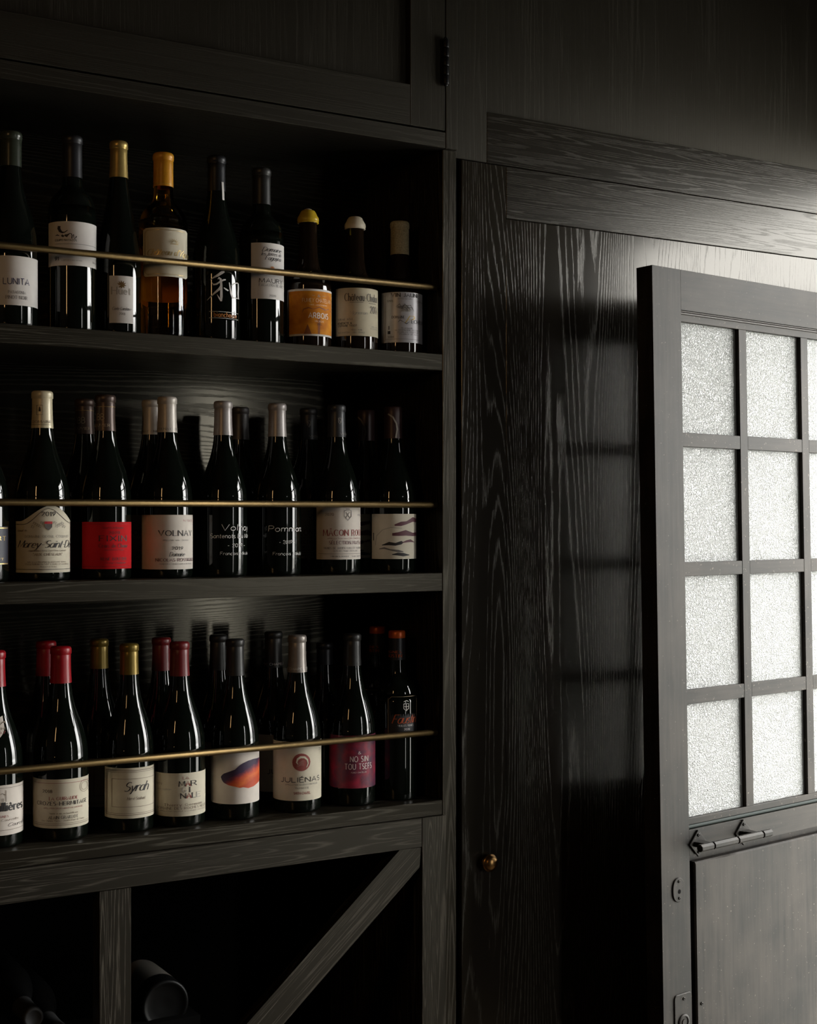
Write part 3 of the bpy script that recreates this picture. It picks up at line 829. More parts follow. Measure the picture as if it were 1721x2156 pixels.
b.stroke([(154.5, 493.5), (155.2, 499), (157, 503), (159.4, 500), (160.5, 497)], [2.0, 1.2, 1.2, 1.6, 2.4])
b.done('square-shouldered bottle with tall white label and charcoal capsule on the top shelf', G1)

b = Bottle(250, 299, z, 'loire', .0365)
b.capsule(372, capm('gold', (.50, .36, .12), .34, .6), .0137)
b.label(231, 279, 580.5, 680, WHITE)
b.text('Huet', 236, 274, 619.5, 15, 'serif', KF); b.text('Cuvée Constance', 237, 275, 653, 7, 'script'); b.text('2018', 251, 263, 663, 5, 'serif', KG)
for a in (-75, -40, -5, 30, 65, 100, 140, 185, 220):
    b.stroke([(256, 600), (256 + 5 * math.sin(R_(a)), 600 - 6 * math.cos(R_(a)) * .8), (256 + 9 * math.sin(R_(a)), 599 - 8.5 * math.cos(R_(a)))], [1.2, 3.2, .6], plain('ink_bronze', (.22, .13, .05), .4, .4))
b.done('slim bottle with gold capsule and small white label on the top shelf', G1)

b = Bottle(344, 324, z, 'bordeaux', .0405, glass=AMBER)
b.capsule(391, capm('yellow', (.62, .27, .012), .36, .1), .0150, ring=386)
ct = lambda u: ((482.5 + (479 - 482.5) * min(1, u / .07) if u < .93 else 479 + 3.5 * min(1, (u - .93) / .07)), (577.5 + 4.5 * min(1, u / .07) if u < .93 else 582 - 4.5 * (u - .93) / .07))
b.label(303, 393, 479, 582, CREAM, top=ct)
b.stroke([(312, 484), (388, 484)], .8, KGD); b.stroke([(312, 577), (388, 577)], .8, KGD); b.stroke([(307, 489), (307, 572)], .8, KGD)
b.stroke([(312, 484), (307, 489)], .8, KGD); b.stroke([(312, 577), (307, 572)], .8, KGD)
b.text("Château d'Yquem", 311, 398, 537, 13, 'script', KGD)
for a in range(-75, 90, 25): b.stroke([(366 + 4 * math.sin(R_(a)), 511 - 4 * math.cos(R_(a))), (366 + 11 * math.sin(R_(a)), 511 - 10 * math.cos(R_(a)))], [1.4, .5], KGD)
b.stroke([(358, 512.5), (374, 512.5)], 1.5, KGD)
lab = b.last
bm = bmesh.new(); cols = []                        # back label, seen through the wine
for i in range(25):
    ph = math.pi + R_(-62 + 124 * i / 24)
    cols.append([bm.verts.new(((b.R - .0006) * math.sin(ph), -(b.R - .0006) * math.cos(ph), zz_)) for zz_ in (b.z(622), b.z(505))])
for p, q in zip(cols, cols[1:]): bm.faces.new((p[0], q[0], q[1], p[1]))
tag(link('back_label', bm, plain('orange_paper', (.85, .48, .12), .7), b.root, True))
b.last = lab
b.done('clear bottle of amber wine with yellow capsule and cream label, top shelf', G1)

b = Bottle(456, 330, z, 'burgundy', .0405, glass=GLASS)
b.capsule(401, capm('black', (.014, .014, .017)))
Z5 = lambda X, Y: (410 + X / 9.8, 500 + Y / 9.8)
WT = 1 / 9.8
for pts, ws in (([(610, 700), (560, 720), (480, 780), (400, 825), (325, 880)], [30, 60, 50, 30, 6]), ([(635, 862), (590, 875), (540, 900), (450, 965), (390, 975), (362, 935)], [26, 34, 30, 34, 34, 8]),
                ([(480, 862), (500, 830), (535, 860), (545, 960), (548, 1100), (548, 1220), (545, 1315)], [18, 30, 46, 44, 46, 52, 30]), ([(545, 1312), (505, 1250), (460, 1175)], [30, 28, 6]),
                ([(555, 980), (510, 1060), (440, 1125), (370, 1190), (260, 1300)], [40, 50, 40, 26, 3]), ([(598, 1032), (640, 1060), (688, 1088)], [14, 32, 26]),
                ([(706, 912), (722, 1010), (740, 1130), (775, 1228)], [16, 26, 34, 30]), ([(775, 1222), (830, 1212), (905, 1216)], [20, 18, 16]),
                ([(765, 990), (750, 972), (800, 925), (865, 893), (888, 905), (890, 1000), (884, 1110), (888, 1222)], [8, 18, 22, 22, 24, 28, 28, 26])):
    b.stroke([Z5(*p) for p in pts], [w * WT for w in ws], KW, on=b.body, eps=.0006)
b.stroke([Z5(305, 1528), Z5(885, 1532)], .9, KW, on=b.body, eps=.0006); b.stroke([Z5(305, 1660), Z5(885, 1664)], .9, KW, on=b.body, eps=.0006)
b.text('bianchouse', 451, 497, 667, 10, 'cond', KO, on=b.body, eps=.0006)
b.stroke([(468.5, 382), (469.5, 420)], 4.0, KW, on=b.cap, cap=True, eps=.0012)
b.done('black bottle with large white brushed character and no paper label, top shelf', G1)

b = Bottle(551, 356, z, 'bordeaux', .0385)
b.capsule(429, capm('dark_grey', (.028, .027, .026)), .0158)
b.label(529.5, None, 511, 629, WHITE)
b.text('Domaine', 552, 590, 529, 9, 'script'); b.text('les terres de', 550, 590, 538, 8, 'script'); b.text('Fagayra', 558, 589, 547, 9, 'script')
for a in range(-80, 90, 32): b.stroke([(573, 566), (573 + 5 * math.sin(R_(a)), 566 - 6 * math.cos(R_(a)))], [.6, 2.0], KO)
b.text('MAURY', 546, 593, 595, 9, 'sans'); b.text('FAGAYRA BLANC', 546, 594, 602.5, 5.5, 'serif', KG); b.text('2020', 567, 580, 624, 4, 'serif', KG)
b.done('dark bottle with tall narrow white label and grey capsule on the top shelf', G1)

def wax(b, top, bottom, r, mat, nub=None):
    H = b.H; zb = b.z(bottom, .015); rn = b.prof[-1][0]
    pr = [(rn + .0002, zb - .001), (rn + .0035, zb - .0004), (r * .99, zb + (H - zb) * .02), (r * 1.05, zb + (H - zb) * .18), (r * 1.01, zb + (H - zb) * .38), (r * .88, zb + (H - zb) * .56), (r * .76, zb + (H - zb) * .78), (r * .64, H - .0016), (r * .52, H - .0004), (r * .42, H), (0, H + .0004)]
    b.capprof = [(r, zb), (r, H)]
    b.cap = link('wax_seal', add_lathe(bmesh.new(), pr, 36), mat, b.root, True)
    if nub: link('wax_nub', add_lathe(bmesh.new(), [(r * .42, H - .001), (r * .36, H + .0014), (r * .2, H + .0026), (0, H + .003)], 24), nub, b.cap, True)
BROWNG = plain('brown_glass', (.012, .007, .004), .04)
b = Bottle(649, 443, z, 'clavelin', .0412, glass=BROWNG, cut=.014)
wax(b, 443, 466, .0186, plain('yellow_wax', (.62, .42, .03), .25, var=.1, scale=300), plain('cream_wax', (.70, .62, .48), .35))
def orange_mat():
    m, n, l, bb = newmat('orange_label')
    t = n.new('ShaderNodeTexCoord'); zz_ = n.new('ShaderNodeTexNoise'); zz_.inputs['Scale'].default_value = 45; zz_.inputs['Detail'].default_value = 3
    r = n.new('ShaderNodeValToRGB'); r.color_ramp.elements[0].position = .35; r.color_ramp.elements[1].position = .68
    r.color_ramp.elements[0].color = (.55, .17, .010, 1); r.color_ramp.elements[1].color = (.80, .32, .02, 1)
    l.new(t.outputs['Object'], zz_.inputs['Vector']); l.new(zz_.outputs[0], r.inputs[0]); l.new(r.outputs[0], bb.inputs['Base Color']); bb.inputs['Roughness'].default_value = .7; bb.inputs['Specular IOR Level'].default_value = .2
    return m
b.label(605.5, None, 608, 707, WHITE)
ol = b.label(609, 697, 612.5, 703, orange_mat(), name='printed_field', eps=.0007, parent=b.last)
DO = ink('burnt', (.30, .085, .02))
for pts in ([(637, 658), (640, 651), (650, 648), (660, 651)], [(660, 651), (672, 646), (684, 651)], [(684, 651), (690, 648), (695, 652)]): b.stroke(pts, [1, 2.5, 3, 1][:len(pts)], DO, eps=.0009)
b.stroke([(672, 668), (671, 703)], 4, DO, eps=.0009); b.blob([640, 648, 656], [703, 682, 703], [703.5, 703.5, 703.5], DO, name='printed_figure', eps=.00085)
b.text('&', 668, 674, 625, 5, 'sans', KF, eps=.0011); b.stroke([(657, 622), (663, 622)], .6, KF, eps=.0011); b.stroke([(678, 622), (684, 622)], .6, KF, eps=.0011)
LO = ink('pale_orange', (.85, .62, .40))
b.text('FUMEY CHATELAIN', 637.5, 694, 636, 8, 'sans', LO, eps=.0012); b.text('VINS ARBOISIENS', 651, 687, 643, 2.6, 'serif', LO, eps=.0012)
b.text('ARBOIS', 650, 689, 669.5, 11, 'cond', ink('near_white', (.88, .76, .62)), eps=.0012); b.text('VIN JAUNE', 662, 681, 678, 3.8, 'sans', LO, eps=.0012); b.text('2015', 667, 676, 684.5, 4, 'serif', K, eps=.0012)
b.done('squat bottle with yellow wax seal and orange label on the top shelf', G1)

b = Bottle(748, 457, z, 'clavelin', .0412, glass=BROWNG, cut=.014)
wax(b, 457, 479, .0186, plain('cream_wax', (.70, .62, .48), .35))
b.label(708, None, 606, 707, plain('ivory_paper', (.62, .55, .40), .75, var=.05))
b.text('Château-Chalon', 727, 793, 633.5, 16, 'thin'); b.text('2014', 779, 793, 658, 15, 'thin'); b.stroke([(737, 636.5), (765, 636.5)], .7); b.stroke([(776, 637.5), (790, 637.5)], .7)
b.text('14%vol  62cl', 713, 742, 674, 4, 'serif', KG); b.text('BÉNÉDICTE &', 713, 741, 682.3, 3.8, 'bold', K); b.text('STÉPHANE TISSOT', 713, 752, 687.6, 3.8, 'bold', K)
b.text('- VIEILLE VIGNE -', 737, 765, 696, 3, 'serif', KG); b.text('39600 MONTIGNY - JURA - FRANCE', 713, 768, 701.5, 3, 'sans', KG); b.text('APPELLATION', 781, 793, 688, 2.6, 'sans', KG); b.text('CHATEAU CHALON', 779, 794, 692, 2.6, 'sans', KG)
b.text('Vigneron', 735, 772, 662, 7, 'script', KF)
b.done('squat bottle with cream wax seal and ivory label on the top shelf', G1)

b = Bottle(842, 468, z, 'clavelin', .0415, glass=BROWNG)
cm = plain('capsule_speckled_cream', (.42, .36, .22), .6, var=.35, scale=420)
b.capsule(535, cm, .0168)
b.label(804.5, None, 615, 721, SILVER)
b.text('VIN JAUNE', 825, 881, 625, 7.5, 'serif', K); b.text('1998', 816, 828, 636, 4.5, 'serif', KG); b.text('1998', 878, 888, 636, 4.5, 'serif', KG); b.text('CÔTES DU JURA'.replace('Ô', 'O'), 838, 868, 630.5, 2.8, 'sans', KG)
for i in range(9): b.stroke([(834 + i * 1.2, 646 + (i % 3)), (842 + i * 3.2, 640 + (i * 5) % 11), (850 + i * 2.6, 655 - (i % 4))], [.5, 1.4, .5], KG)
b.blob([846, 852, 853, 858, 864], [650, 641, 641, 645, 652], [656, 656, 656, 656, 656], KF, name='printed_house'); b.stroke([(846, 650), (852.5, 640), (860, 649)], 1.2, K); b.stroke([(855, 656), (855, 648), (858, 648), (858, 656)], .8, K)
b.text('DOMAINE', 826, 852, 670.5, 5.5, 'serif', K); b.text('P', 853, 866, 681, 16, 'script', KGD); b.text('ÊCHEUR', 866, 889, 680, 7, 'serif', K)
b.stroke([(838, 679), (843, 674), (850, 678), (856, 682), (862, 677)], [.5, 1.4, .6, 1.4, .5], K)
b.stroke([(817.5, 700), (823, 700)], 6.5, K); b.stroke([(820, 686), (820, 694)], 1.6, K)
for yy, xa, xb, tx in ((692, 845, 868, 'Mis en bouteille'), (696.5, 832, 884, 'au DOMAINE PECHEUR'), (701, 838, 880, 'DARLAY VOITEUR'), (705, 842, 878, 'Produce of Jura')): b.text(tx, xa, xb, yy, 3, 'serif', KG)
b.text('500ml', 818, 830, 711, 4, 'sans', K); b.stroke([(812, 622), (812, 712)], .6, KG); b.stroke([(812, 714), (884, 714)], .6, KG); b.stroke([(808, 620), (808, 716)], .5, KG)
b.done('squat bottle with speckled cream capsule and silver-grey label, rightmost on the top shelf', G1)

# ===== middle shelf
z = SH[1]
b = Bottle(-39, 836, z, 'burgundy', .0428)
b.capsule(910, capm('black', (.014, .014, .017)))
b.label(None, 14, 1109, 1190, plain('navy_label', (.012, .014, .03), .5))
b.stroke([(-60, 1112), (13, 1112)], 2.2, KGD); b.stroke([(-60, 1188), (13, 1188)], 2.2, KGD); b.text('ROBERT', -62, 9, 1138, 8.5, 'serif', KGD); b.text('BRUT', -30, 5, 1180, 4, 'serif', KGD)
b.done('bottle with dark navy and gold label cut by the left edge, middle shelf', G2)

b = Bottle(89, 824, z, 'burgundy', .0436)
b.capsule(901, capm('cream', (.66, .58, .40), .35, .1), .0160)
def bump(u):
    x = 32 + (146 - 32) * u; q = max(0, 1 - abs(x - 102) / 50)
    return (1097.5 - 33.5 * (q * q * (3 - 2 * q)) , 1206)
b.label(32, 146, 1097, 1206, CREAM, top=bump)
def bl_(x, off): q = max(0, 1 - abs(x - 102) / 50); return 1097.5 - 33.5 * (q * q * (3 - 2 * q)) + off
b.stroke([(x, bl_(x, 6.5)) for x in range(36, 148, 4)], .9); b.stroke([(36, 1103), (36, 1199)], .9); b.stroke([(36, 1199), (146, 1199)], .9)
b.text('2019', 88, 115, 1086.5, 9, 'serif'); b.stroke([(93.5, 1100.5), (109, 1100.5)], 5, ink('crest_red', (.55, .04, .05))); b.stroke([(101.3, 1103), (101.3, 1110), (101.3, 1116.5)], [15, 14, 2], KG)
for sx in (-1, 1):
    for k in range(6):
        cx_, cy_ = 101 + sx * (13 + k * 3.6), 1104 + (k * 7) % 9 - 3
        b.stroke([(cx_ - 3, cy_ + 2), (cx_ - 1, cy_ - 3), (cx_ + 3, cy_ - 1), (cx_ + 1, cy_ + 3), (cx_ - 1, cy_)], [.5, 1, .6, 1, .4], KG)
b.text('DOMAINE ODOUL-COQUARD', 55, 141, 1132, 5, 'serif', KF); b.text('Morey-Saint-Denis', 41, 156, 1153, 15, 'script'); b.text('Appellation Morey Saint Denis Controlée', 62, 136, 1161, 3.5, 'script', KB)
b.text('"AUX CHÉSEAUX"', 71, 129, 1170, 5.2, 'serif', KB); b.text('MIS A LA PROPRIETE DOMAINE ODOUL', 60, 136, 1185, 2.8, 'sans', KB); b.text('VITICULTEUR RECOLTANT A MOREY ET CHAMBOLLE', 55, 141, 1189.5, 2.8, 'sans', KB); b.text('PRODUCT OF FRANCE', 85, 118, 1195, 2.8, 'sans', KB)
b.text('Grand Vin', 40, 58, 1119, 4, 'script', KB)
b.text('DOMAINE', 70, 107, 890, 5, 'serif', KB, on=b.cap, cap=True); b.stroke([(68, 894), (106, 894)], .7, KB, on=b.cap, cap=True)
for q in ([(77, 853), (90, 853)], [(77, 873), (90, 873)], [(77, 853), (77, 873)], [(90, 853), (90, 873)]): b.stroke(q, .7, KB, on=b.cap, cap=True)
b.stroke([(83.5, 856), (83.5, 860), (83.5, 866)], [1.5, 3, 4.5], K, on=b.cap, cap=True)
b.done('bottle with cream capsule and arched cream label with red crest, middle shelf', G2)

b = Bottle(222, 832, z, 'burgundy', .0420)
b.capsule(907, capm('brown', (.075, .048, .038), .35, .4), .0157, ring=856)
b.label(175, 275, 1099, 1198, plain('red_paper', (.55, .010, .014), .8, spec=.15, var=.05))
KD = ink('oxblood', (.085, .006, .008))
b.stroke([(178, 1103), (273, 1103)], .6, KD); b.stroke([(178, 1193), (273, 1193)], .6, KD)
b.text('Grand Vin de Bourgogne', 215, 258, 1113, 4, 'script', KD); b.text('2020', 229, 251, 1124.5, 5.5, 'serif', ink('deep_red_black', (.022, .006, .006))); b.text('FIXIN', 210, 264, 1139, 11, 'serif', ink('deep_red_black', (.022, .006, .006)))
b.text('Crais de Chêne'.replace('ê', 'e'), 209, 266, 1153, 8, 'serif', KD); b.text('Appellation Fixin', 219, 258, 1159, 3, 'serif', KD); b.text('RENÉ BOUVIER', 213, 264, 1180, 6, 'serif', KD); b.text('Gevrey-Chambertin', 220, 262, 1187, 4, 'script', KD)
CT = ink('capsule_gold', (.42, .33, .22))
b.text('BOUVIER', 199, 231, 898, 5.5, 'serif', CT, on=b.cap, cap=True); b.text('BB', 205, 219, 884, 13, 'sans', CT, on=b.cap, cap=True)
f2 = b.done('bottle with bright red label and brown capsule, front, on the middle shelf', G2)
again(f2, 178, YB, 'bottle with brown capsule standing behind the red labelled bottle', 10, G2)

b = Bottle(352, 836, z, 'burgundy', .0425)
b.capsule(910, capm('pale_taupe', (.52, .47, .42), .4, .2), .0155)
b.label(299, 406.5, 1084, 1199, PINKW)
b.text('VOLNAY', 335, 401, 1128, 11, 'serif'); b.text('N 15613 - 19', 385, 410, 1098, 4, 'sans', KR_); b.text('APPELLATION VOLNAY CONTROLEE', 343, 395, 1139, 2.6, 'serif', KG); b.text('2019', 362, 384, 1157.5, 6.5, 'serif')
b.text('Domaine', 356, 387, 1171.5, 9, 'script'); b.text('NICOLAS ROSSIGNOL', 329, 405, 1182, 6.2, 'serif', KP); b.text('VIGNERON A VOLNAY COTE D OR FRANCE', 336, 401, 1189, 2.8, 'sans', KG)
b.text('VOLNAY - NICOLAS', 333, 392, 905, 4.5, 'serif', KG, on=b.cap, cap=True)
f3 = b.done('bottle with pinkish white label and pale capsule, front, on the middle shelf', G2)
again(f3, 319, .140, 'bottle with pale capsule standing half behind the pinkish white labelled one', -40, G2)

b = Bottle(470, 845, z, 'burgundy', .0412)
b.capsule(916, capm('taupe_metal', (.36, .325, .31), .36, .25), .0148)
on = dict(on=b.body, eps=.0006)
b.text('Volnay', 466, 521, 1117, 13, 'hand', KW, **on); b.text('Santenots Du Milieu', 444, 530, 1133, 9, 'hand', KW, **on); b.text('- 2019 -', 479, 514, 1152, 7.5, 'hand', KW, **on); b.text('François Mikulski', 464, 522, 1168.5, 6.5, 'hand', KW, **on)
f4 = b.done('bottle with chalky white writing in four lines on bare dark glass', G2)
f4b = again(f4, 506, YB + .01, 'bottle with shade-darkened capsule standing behind the white lettered bottle with four lines', 35, G2)

for ch in f4b.children:
    if ch.name.startswith('capsule'): ch.data = ch.data.copy(); ch.data.materials[0] = capm('shaded_taupe', (.085, .078, .078), .4, .2)  # darker copy of the taupe capsule, back-row shade put into its colour
b = Bottle(584, 850, z, 'burgundy', .0412)
b.capsule(919, capm('taupe_metal', (.36, .325, .31), .36, .25), .0148)
on = dict(on=b.body, eps=.0006)
b.text('Pommard', 566, 637, 1119, 12, 'hand', KW, **on); b.text('- 2019 -', 588, 620, 1145, 7.5, 'hand', KW, **on); b.text('François Mikulski', 575, 634, 1169, 6.5, 'hand', KW, **on)
b.done('bottle with chalky white writing in three lines on bare dark glass', G2)

b = Bottle(709, 853, z, 'burgundy', .0425)
b.capsule(920, capm('slate', (.045, .045, .048)), .0148)
b.label(667.5, None, 1060, 1178, PINKW)
b.text('2020', 686, 703, 1086, 5.5, 'serif', KG); b.text('MÂCON ROUGE', 682, 769, 1128, 12.5, 'serif', KR_); b.text('APPELLATION MACON CONTROLEE', 690, 757, 1135, 2.5, 'sans', KR_); b.text('SÉLECTION MASSALE', 694, 763, 1146, 7, 'serif', KP)
b.text('VIGNES DE JULIEN GUILLOT VIGNERON', 682, 760, 1156, 4, 'serif', KG); b.text('CLOS DES VIGNES DU MAYNES', 702, 752, 1161.5, 3, 'serif', KG); b.stroke([(672, 1166), (759, 1166)], .6, KG); b.text('VIN BIOLOGIQUE   SANS SULFITES', 697, 758, 1173, 3, 'serif', KG)
for q in ([(725, 1075), (739, 1075), (739, 1087), (732, 1096), (725, 1087), (725, 1075)], [(728, 1078), (736, 1090)], [(736, 1078), (728, 1090)]): b.stroke(q, 1.1, KG)
b.stroke([(728, 1072), (736, 1072)], 1.5, KG); b.text('MILLESIME', 752, 775, 1086, 3.5, 'serif', KG)
b.text('VIGNES', 716, 745, 915, 4, 'sans', KF, on=b.cap, cap=True); b.stroke([(713, 880), (719, 880), (719, 888), (716, 893), (713, 888), (713, 880)], .9, KF, on=b.cap, cap=True); b.stroke([(714, 882), (718, 890)], .8, KF, on=b.cap, cap=True)
f6 = b.done('bottle with white label in dark red capitals and slate capsule, middle shelf', G2)
again(f6, 650, YB, 'bottle with slate capsule behind, left of the label in dark red capitals', -18, G2)

b = Bottle(828, 857, z, 'burgundy', .0420)
b.capsule(923, capm('maroon', (.055, .030, .030), .4, .2), .0165, lip=False)
b.label(784, None, 1082, 1177, plain('off_white_paper', (.70, .64, .52), .75, var=.03))
Z7 = lambda X, Y: (400 + X / 3.073, 790 + Y / 3.073)
def hill(pts, mat=KP):
    P = [Z7(*p) for p in pts]; n_2 = len(P) // 2
    b.blob([p[0] for p in P[:n_2]], [p[1] for p in P[:n_2]], [p[1] for p in P[n_2:]], mat)
hill([(1325, 965), (1365, 948), (1400, 945), (1440, 918), (1478, 935), (1325, 975), (1365, 976), (1400, 965), (1440, 948), (1478, 955)])
hill([(1310, 1022), (1350, 1015), (1395, 1002), (1440, 1020), (1480, 1015), (1310, 1038), (1350, 1040), (1395, 1038), (1440, 1042), (1480, 1038)])
hill([(1245, 1098), (1290, 1078), (1330, 1085), (1368, 1072), (1380, 1080), (1245, 1102), (1290, 1100), (1330, 1103), (1368, 1095), (1380, 1084)], K)
hill([(1370, 1082), (1400, 1068), (1425, 1062), (1450, 1080), (1370, 1086), (1400, 1082), (1425, 1080), (1450, 1083)], KP)
hill([(1228, 1122), (1260, 1113), (1300, 1126), (1350, 1130), (1380, 1140), (1228, 1126), (1260, 1124), (1300, 1134), (1350, 1146), (1380, 1145)], KG)
hill([(1308, 1158), (1345, 1148), (1380, 1150), (1418, 1162), (1308, 1162), (1345, 1166), (1380, 1172), (1418, 1166)], K)
b.stroke([Z7(*p) for p in ((1205, 1100), (1212, 1040), (1250, 1000), (1300, 985), (1370, 990))], .6, KG)
b.stroke([Z7(1193, 1020), Z7(1193, 1070)], 1.6, K)
b.stroke([Z7(*p) for p in ((1284, 250), (1315, 272), (1336, 312), (1342, 350), (1332, 405))], 3.2, KF, on=b.cap, cap=True)
f7 = b.done('bottle with dark hills brushed on a cream label and maroon capsule', G2)
again(f7, 771, YB - .005, 'bottle with maroon capsule behind, left of the hill picture label', -30, G2)

# ===== lowest shelf
z = SH[2]
b = Bottle(-11, 1370, z, 'burgundy', .0432)
b.capsule(1447, capm('red', (.30, .003, .009), .36, .0), .0157)
b.label(None, None, 1655, 1761, PINKW)
b.stroke([(-60, 1661), (45, 1661)], .7, KB); b.stroke([(-60, 1750), (45, 1750)], .7, KB)
b.text('Cadullières', -48, 43, 1709, 17, 'black', K); b.text('VIEILLES VIGNES', -40, 16, 1723, 4, 'serif', KR_); b.text('Lagendre Courcelles', -40, 35, 1731, 5, 'script', KB); b.text('Courcelles', 14, 50, 1743, 7, 'script', K)
for q in ([(-2, 1689), (-2, 1675), (4, 1672), (11, 1676), (11, 1689)], [(11, 1666), (11, 1690)], [(3, 1690), (3, 1683), (6, 1683), (6, 1690)], [(-2, 1668), (-2, 1690)]): b.stroke(q, 1, KB)
shield = lambda u: (1510 + 4 * math.sin(math.pi * u) ** 2 if u < .94 else 1509, 1556 - 22 * abs(2 * u - 1) ** 2.2)
sh = b.label(-36, 16, 1510, 1556, PINKW, name='shield_sticker', r=.030, parent=b.root, top=shield)
b.last = sh; full_r = b.R; b.R = .030                # print on the shoulder, where the bottle is narrower
b.text('DOMAINE', -28, 11, 1537, 4, 'serif', KB); b.text('1857', -18, 8, 1545, 5, 'serif', KR_)
for k in range(4): b.stroke([(-2 + k * 2, 1528 - k * 2), (4 + k * 2, 1523 - k), (12, 1521 + k * 2.4)], [.6, 1.6, .6], KB)
b.R = full_r
b.done('bottle with red capsule, blackletter label and shield sticker, leftmost on lowest shelf', G3)

b = Bottle(128, 1361, z, 'burgundy', .0434)
b.capsule(1439, capm('red', (.30, .003, .009), .36, .0), .0157)
b.label(None, None, 1641, 1744, CREAM)
b.stroke([(74, 1649), (183, 1649)], .7, KR_); b.stroke([(74, 1733.5), (183, 1733.5)], .6, KB); b.stroke([(74, 1737), (183, 1737)], .8, KB)
b.text('2018', 92.5, 111, 1669, 6.2, 'serif'); b.text('LA GUIRAUDE', 105, 162, 1684.5, 6.6, 'serif', KR_); b.text('CROZES-HERMITAGE', 82, 179, 1695.5, 7.8, 'serif'); b.text('APPELLATION CROZES-HERMITAGE CONTROLEE', 94, 171, 1703, 2.6, 'sans', KR_)
b.text('Vinifié et mis en bouteille par', 105, 162, 1714, 3, 'serif', KB); b.text('ALAIN GRAILLOT', 104, 162, 1724, 6.2, 'serif'); b.text('Les Chênes Verts - 26600 Pont de l Isère'.replace('ê', 'e'), 91, 174, 1729.5, 3.2, 'serif', KB)
for rr in (12.5, 8.5): b.stroke([(175 + rr * .75 * math.cos(R_(a)), 1660 + rr * math.sin(R_(a))) for a in range(0, 361, 30)], .6, KB)
g1_ = b.done('bottle with bright red capsule and cream label in red and black capitals', G3)
again(g1_, 97, YB + .02, 'bottle with red capsule standing behind the cream label in red and black capitals', 30, G3)

b = Bottle(272, 1355, z, 'burgundy', .0405)
b.capsule(1421, capm('olive_gold', (.20, .135, .025), .33, .5), .0140)
b.label(222.5, None, 1617, 1723.5, CREAM)
for q, w in (([(226, 1622.5), (324, 1622.5)], .9), ([(228, 1626), (324, 1626)], .6), ([(226, 1716), (324, 1716)], .9), ([(228, 1712.5), (324, 1712.5)], .6), ([(226, 1622.5), (226, 1716)], .9), ([(228, 1626), (228, 1712.5)], .6),
             ([(237.5, 1640), (322, 1640)], .7), ([(237.5, 1699), (322, 1699)], .7), ([(237.5, 1640), (237.5, 1699)], .7)): b.stroke(q, w, KB)
b.text('Syrah', 261, 309, 1666, 19, 'script'); b.text('Hervé Souhaut', 268, 304, 1684.5, 6.5, 'italic', KB)
b3 = b.done('bottle with olive capsule and double framed cream label in handwriting script', G3)
again(b3, 209, YB + .02, 'bottle with olive capsule standing behind, left of the framed script label', 30, G3)

b = Bottle(378, 1351, z, 'burgundy', .0430)
b.capsule(1424, capm('dull_red', (.14, .009, .010), .36, .0), .0142)
b.label(None, None, 1628, 1719, CREAM)
b.text('LA', 385, 397, 1641, 5.5, 'serif', KR_)
for ch, x0, x1, y, m in (('M', 377, 389.5, 1655.5, K), ('A', 391, 400, 1655.5, KR_), ('R', 402, 413, 1655.5, K), ('G', 383, 392, 1668.5, KF), ('I', 398, 400, 1668.5, K), ('N', 380.5, 391, 1681, K), ('A', 393, 402, 1681, KR_), ('L', 404, 411, 1681, K), ('E', 413, 421, 1681, KF)): b.text(ch, x0, x1, y, 10.5, 'serif', m)
b.text('Thierry Germain', 347, 423, 1697, 5, 'serif', KB); b.text('DOMAINE DES ROCHES NEUVES', 333, 435, 1704, 4.8, 'serif', KB); b.text('APPELLATION SAUMUR CHAMPIGNY CONTROLEE', 338, 429, 1709, 2.4, 'sans', KB); b.text('2021', 330, 343, 1653, 4.2, 'serif', KB); b.text('SAUMUR CHAMPIGNY', 332, 362, 1664, 3.6, 'sans', KF)
b4 = b.done('bottle with dull red capsule and cream label with stacked serif letters', G3)
again(b4, 340, YB, 'bottle with dull red capsule standing behind, left of the stacked letter label', 25, G3)

b = Bottle(495, 1345, z, 'burgundy', .0412)
b.capsule(1423, capm('dark_grey', (.028, .027, .026)), .0150)
b.label(None, None, 1580, 1693, PINKW)
def cloud_mat():
    m, n, l, bb = newmat('sunset_print')
    t = n.new('ShaderNodeTexCoord'); sp_ = n.new('ShaderNodeSeparateXYZ'); zz_ = n.new('ShaderNodeTexNoise'); zz_.inputs['Scale'].default_value = 4; zz_.inputs['Detail'].default_value = 4
    mm = n.new('ShaderNodeMath'); mm.operation = 'MULTIPLY_ADD'; mm.inputs[1].default_value = .35
    r = n.new('ShaderNodeValToRGB'); e = r.color_ramp.elements
    e[0].position = .05; e[0].color = (.55, .07, .02, 1); e[1].position = .95; e[1].color = (.022, .014, .045, 1)
    for p_, c_ in ((.22, (.75, .15, .03, 1)), (.36, (.62, .08, .03, 1)), (.48, (.22, .03, .05, 1)), (.60, (.045, .018, .06, 1))): q = e.new(p_); q.color = c_
    l.new(t.outputs['Generated'], sp_.inputs[0]); l.new(t.outputs['Generated'], zz_.inputs['Vector']); l.new(zz_.outputs[0], mm.inputs[0])
    sk = n.new('ShaderNodeMath'); sk.operation = 'MULTIPLY_ADD'; sk.inputs[1].default_value = -.75; l.new(sp_.outputs[0], sk.inputs[0]); l.new(sp_.outputs[2], sk.inputs[2])
    l.new(sk.outputs[0], mm.inputs[2]); sb = n.new('ShaderNodeMath'); sb.operation = 'ADD'; sb.inputs[1].default_value = .22
    l.new(mm.outputs[0], sb.inputs[0]); l.new(sb.outputs[0], r.inputs[0]); l.new(r.outputs[0], bb.inputs['Base Color']); bb.inputs['Roughness'].default_value = .6
    return m
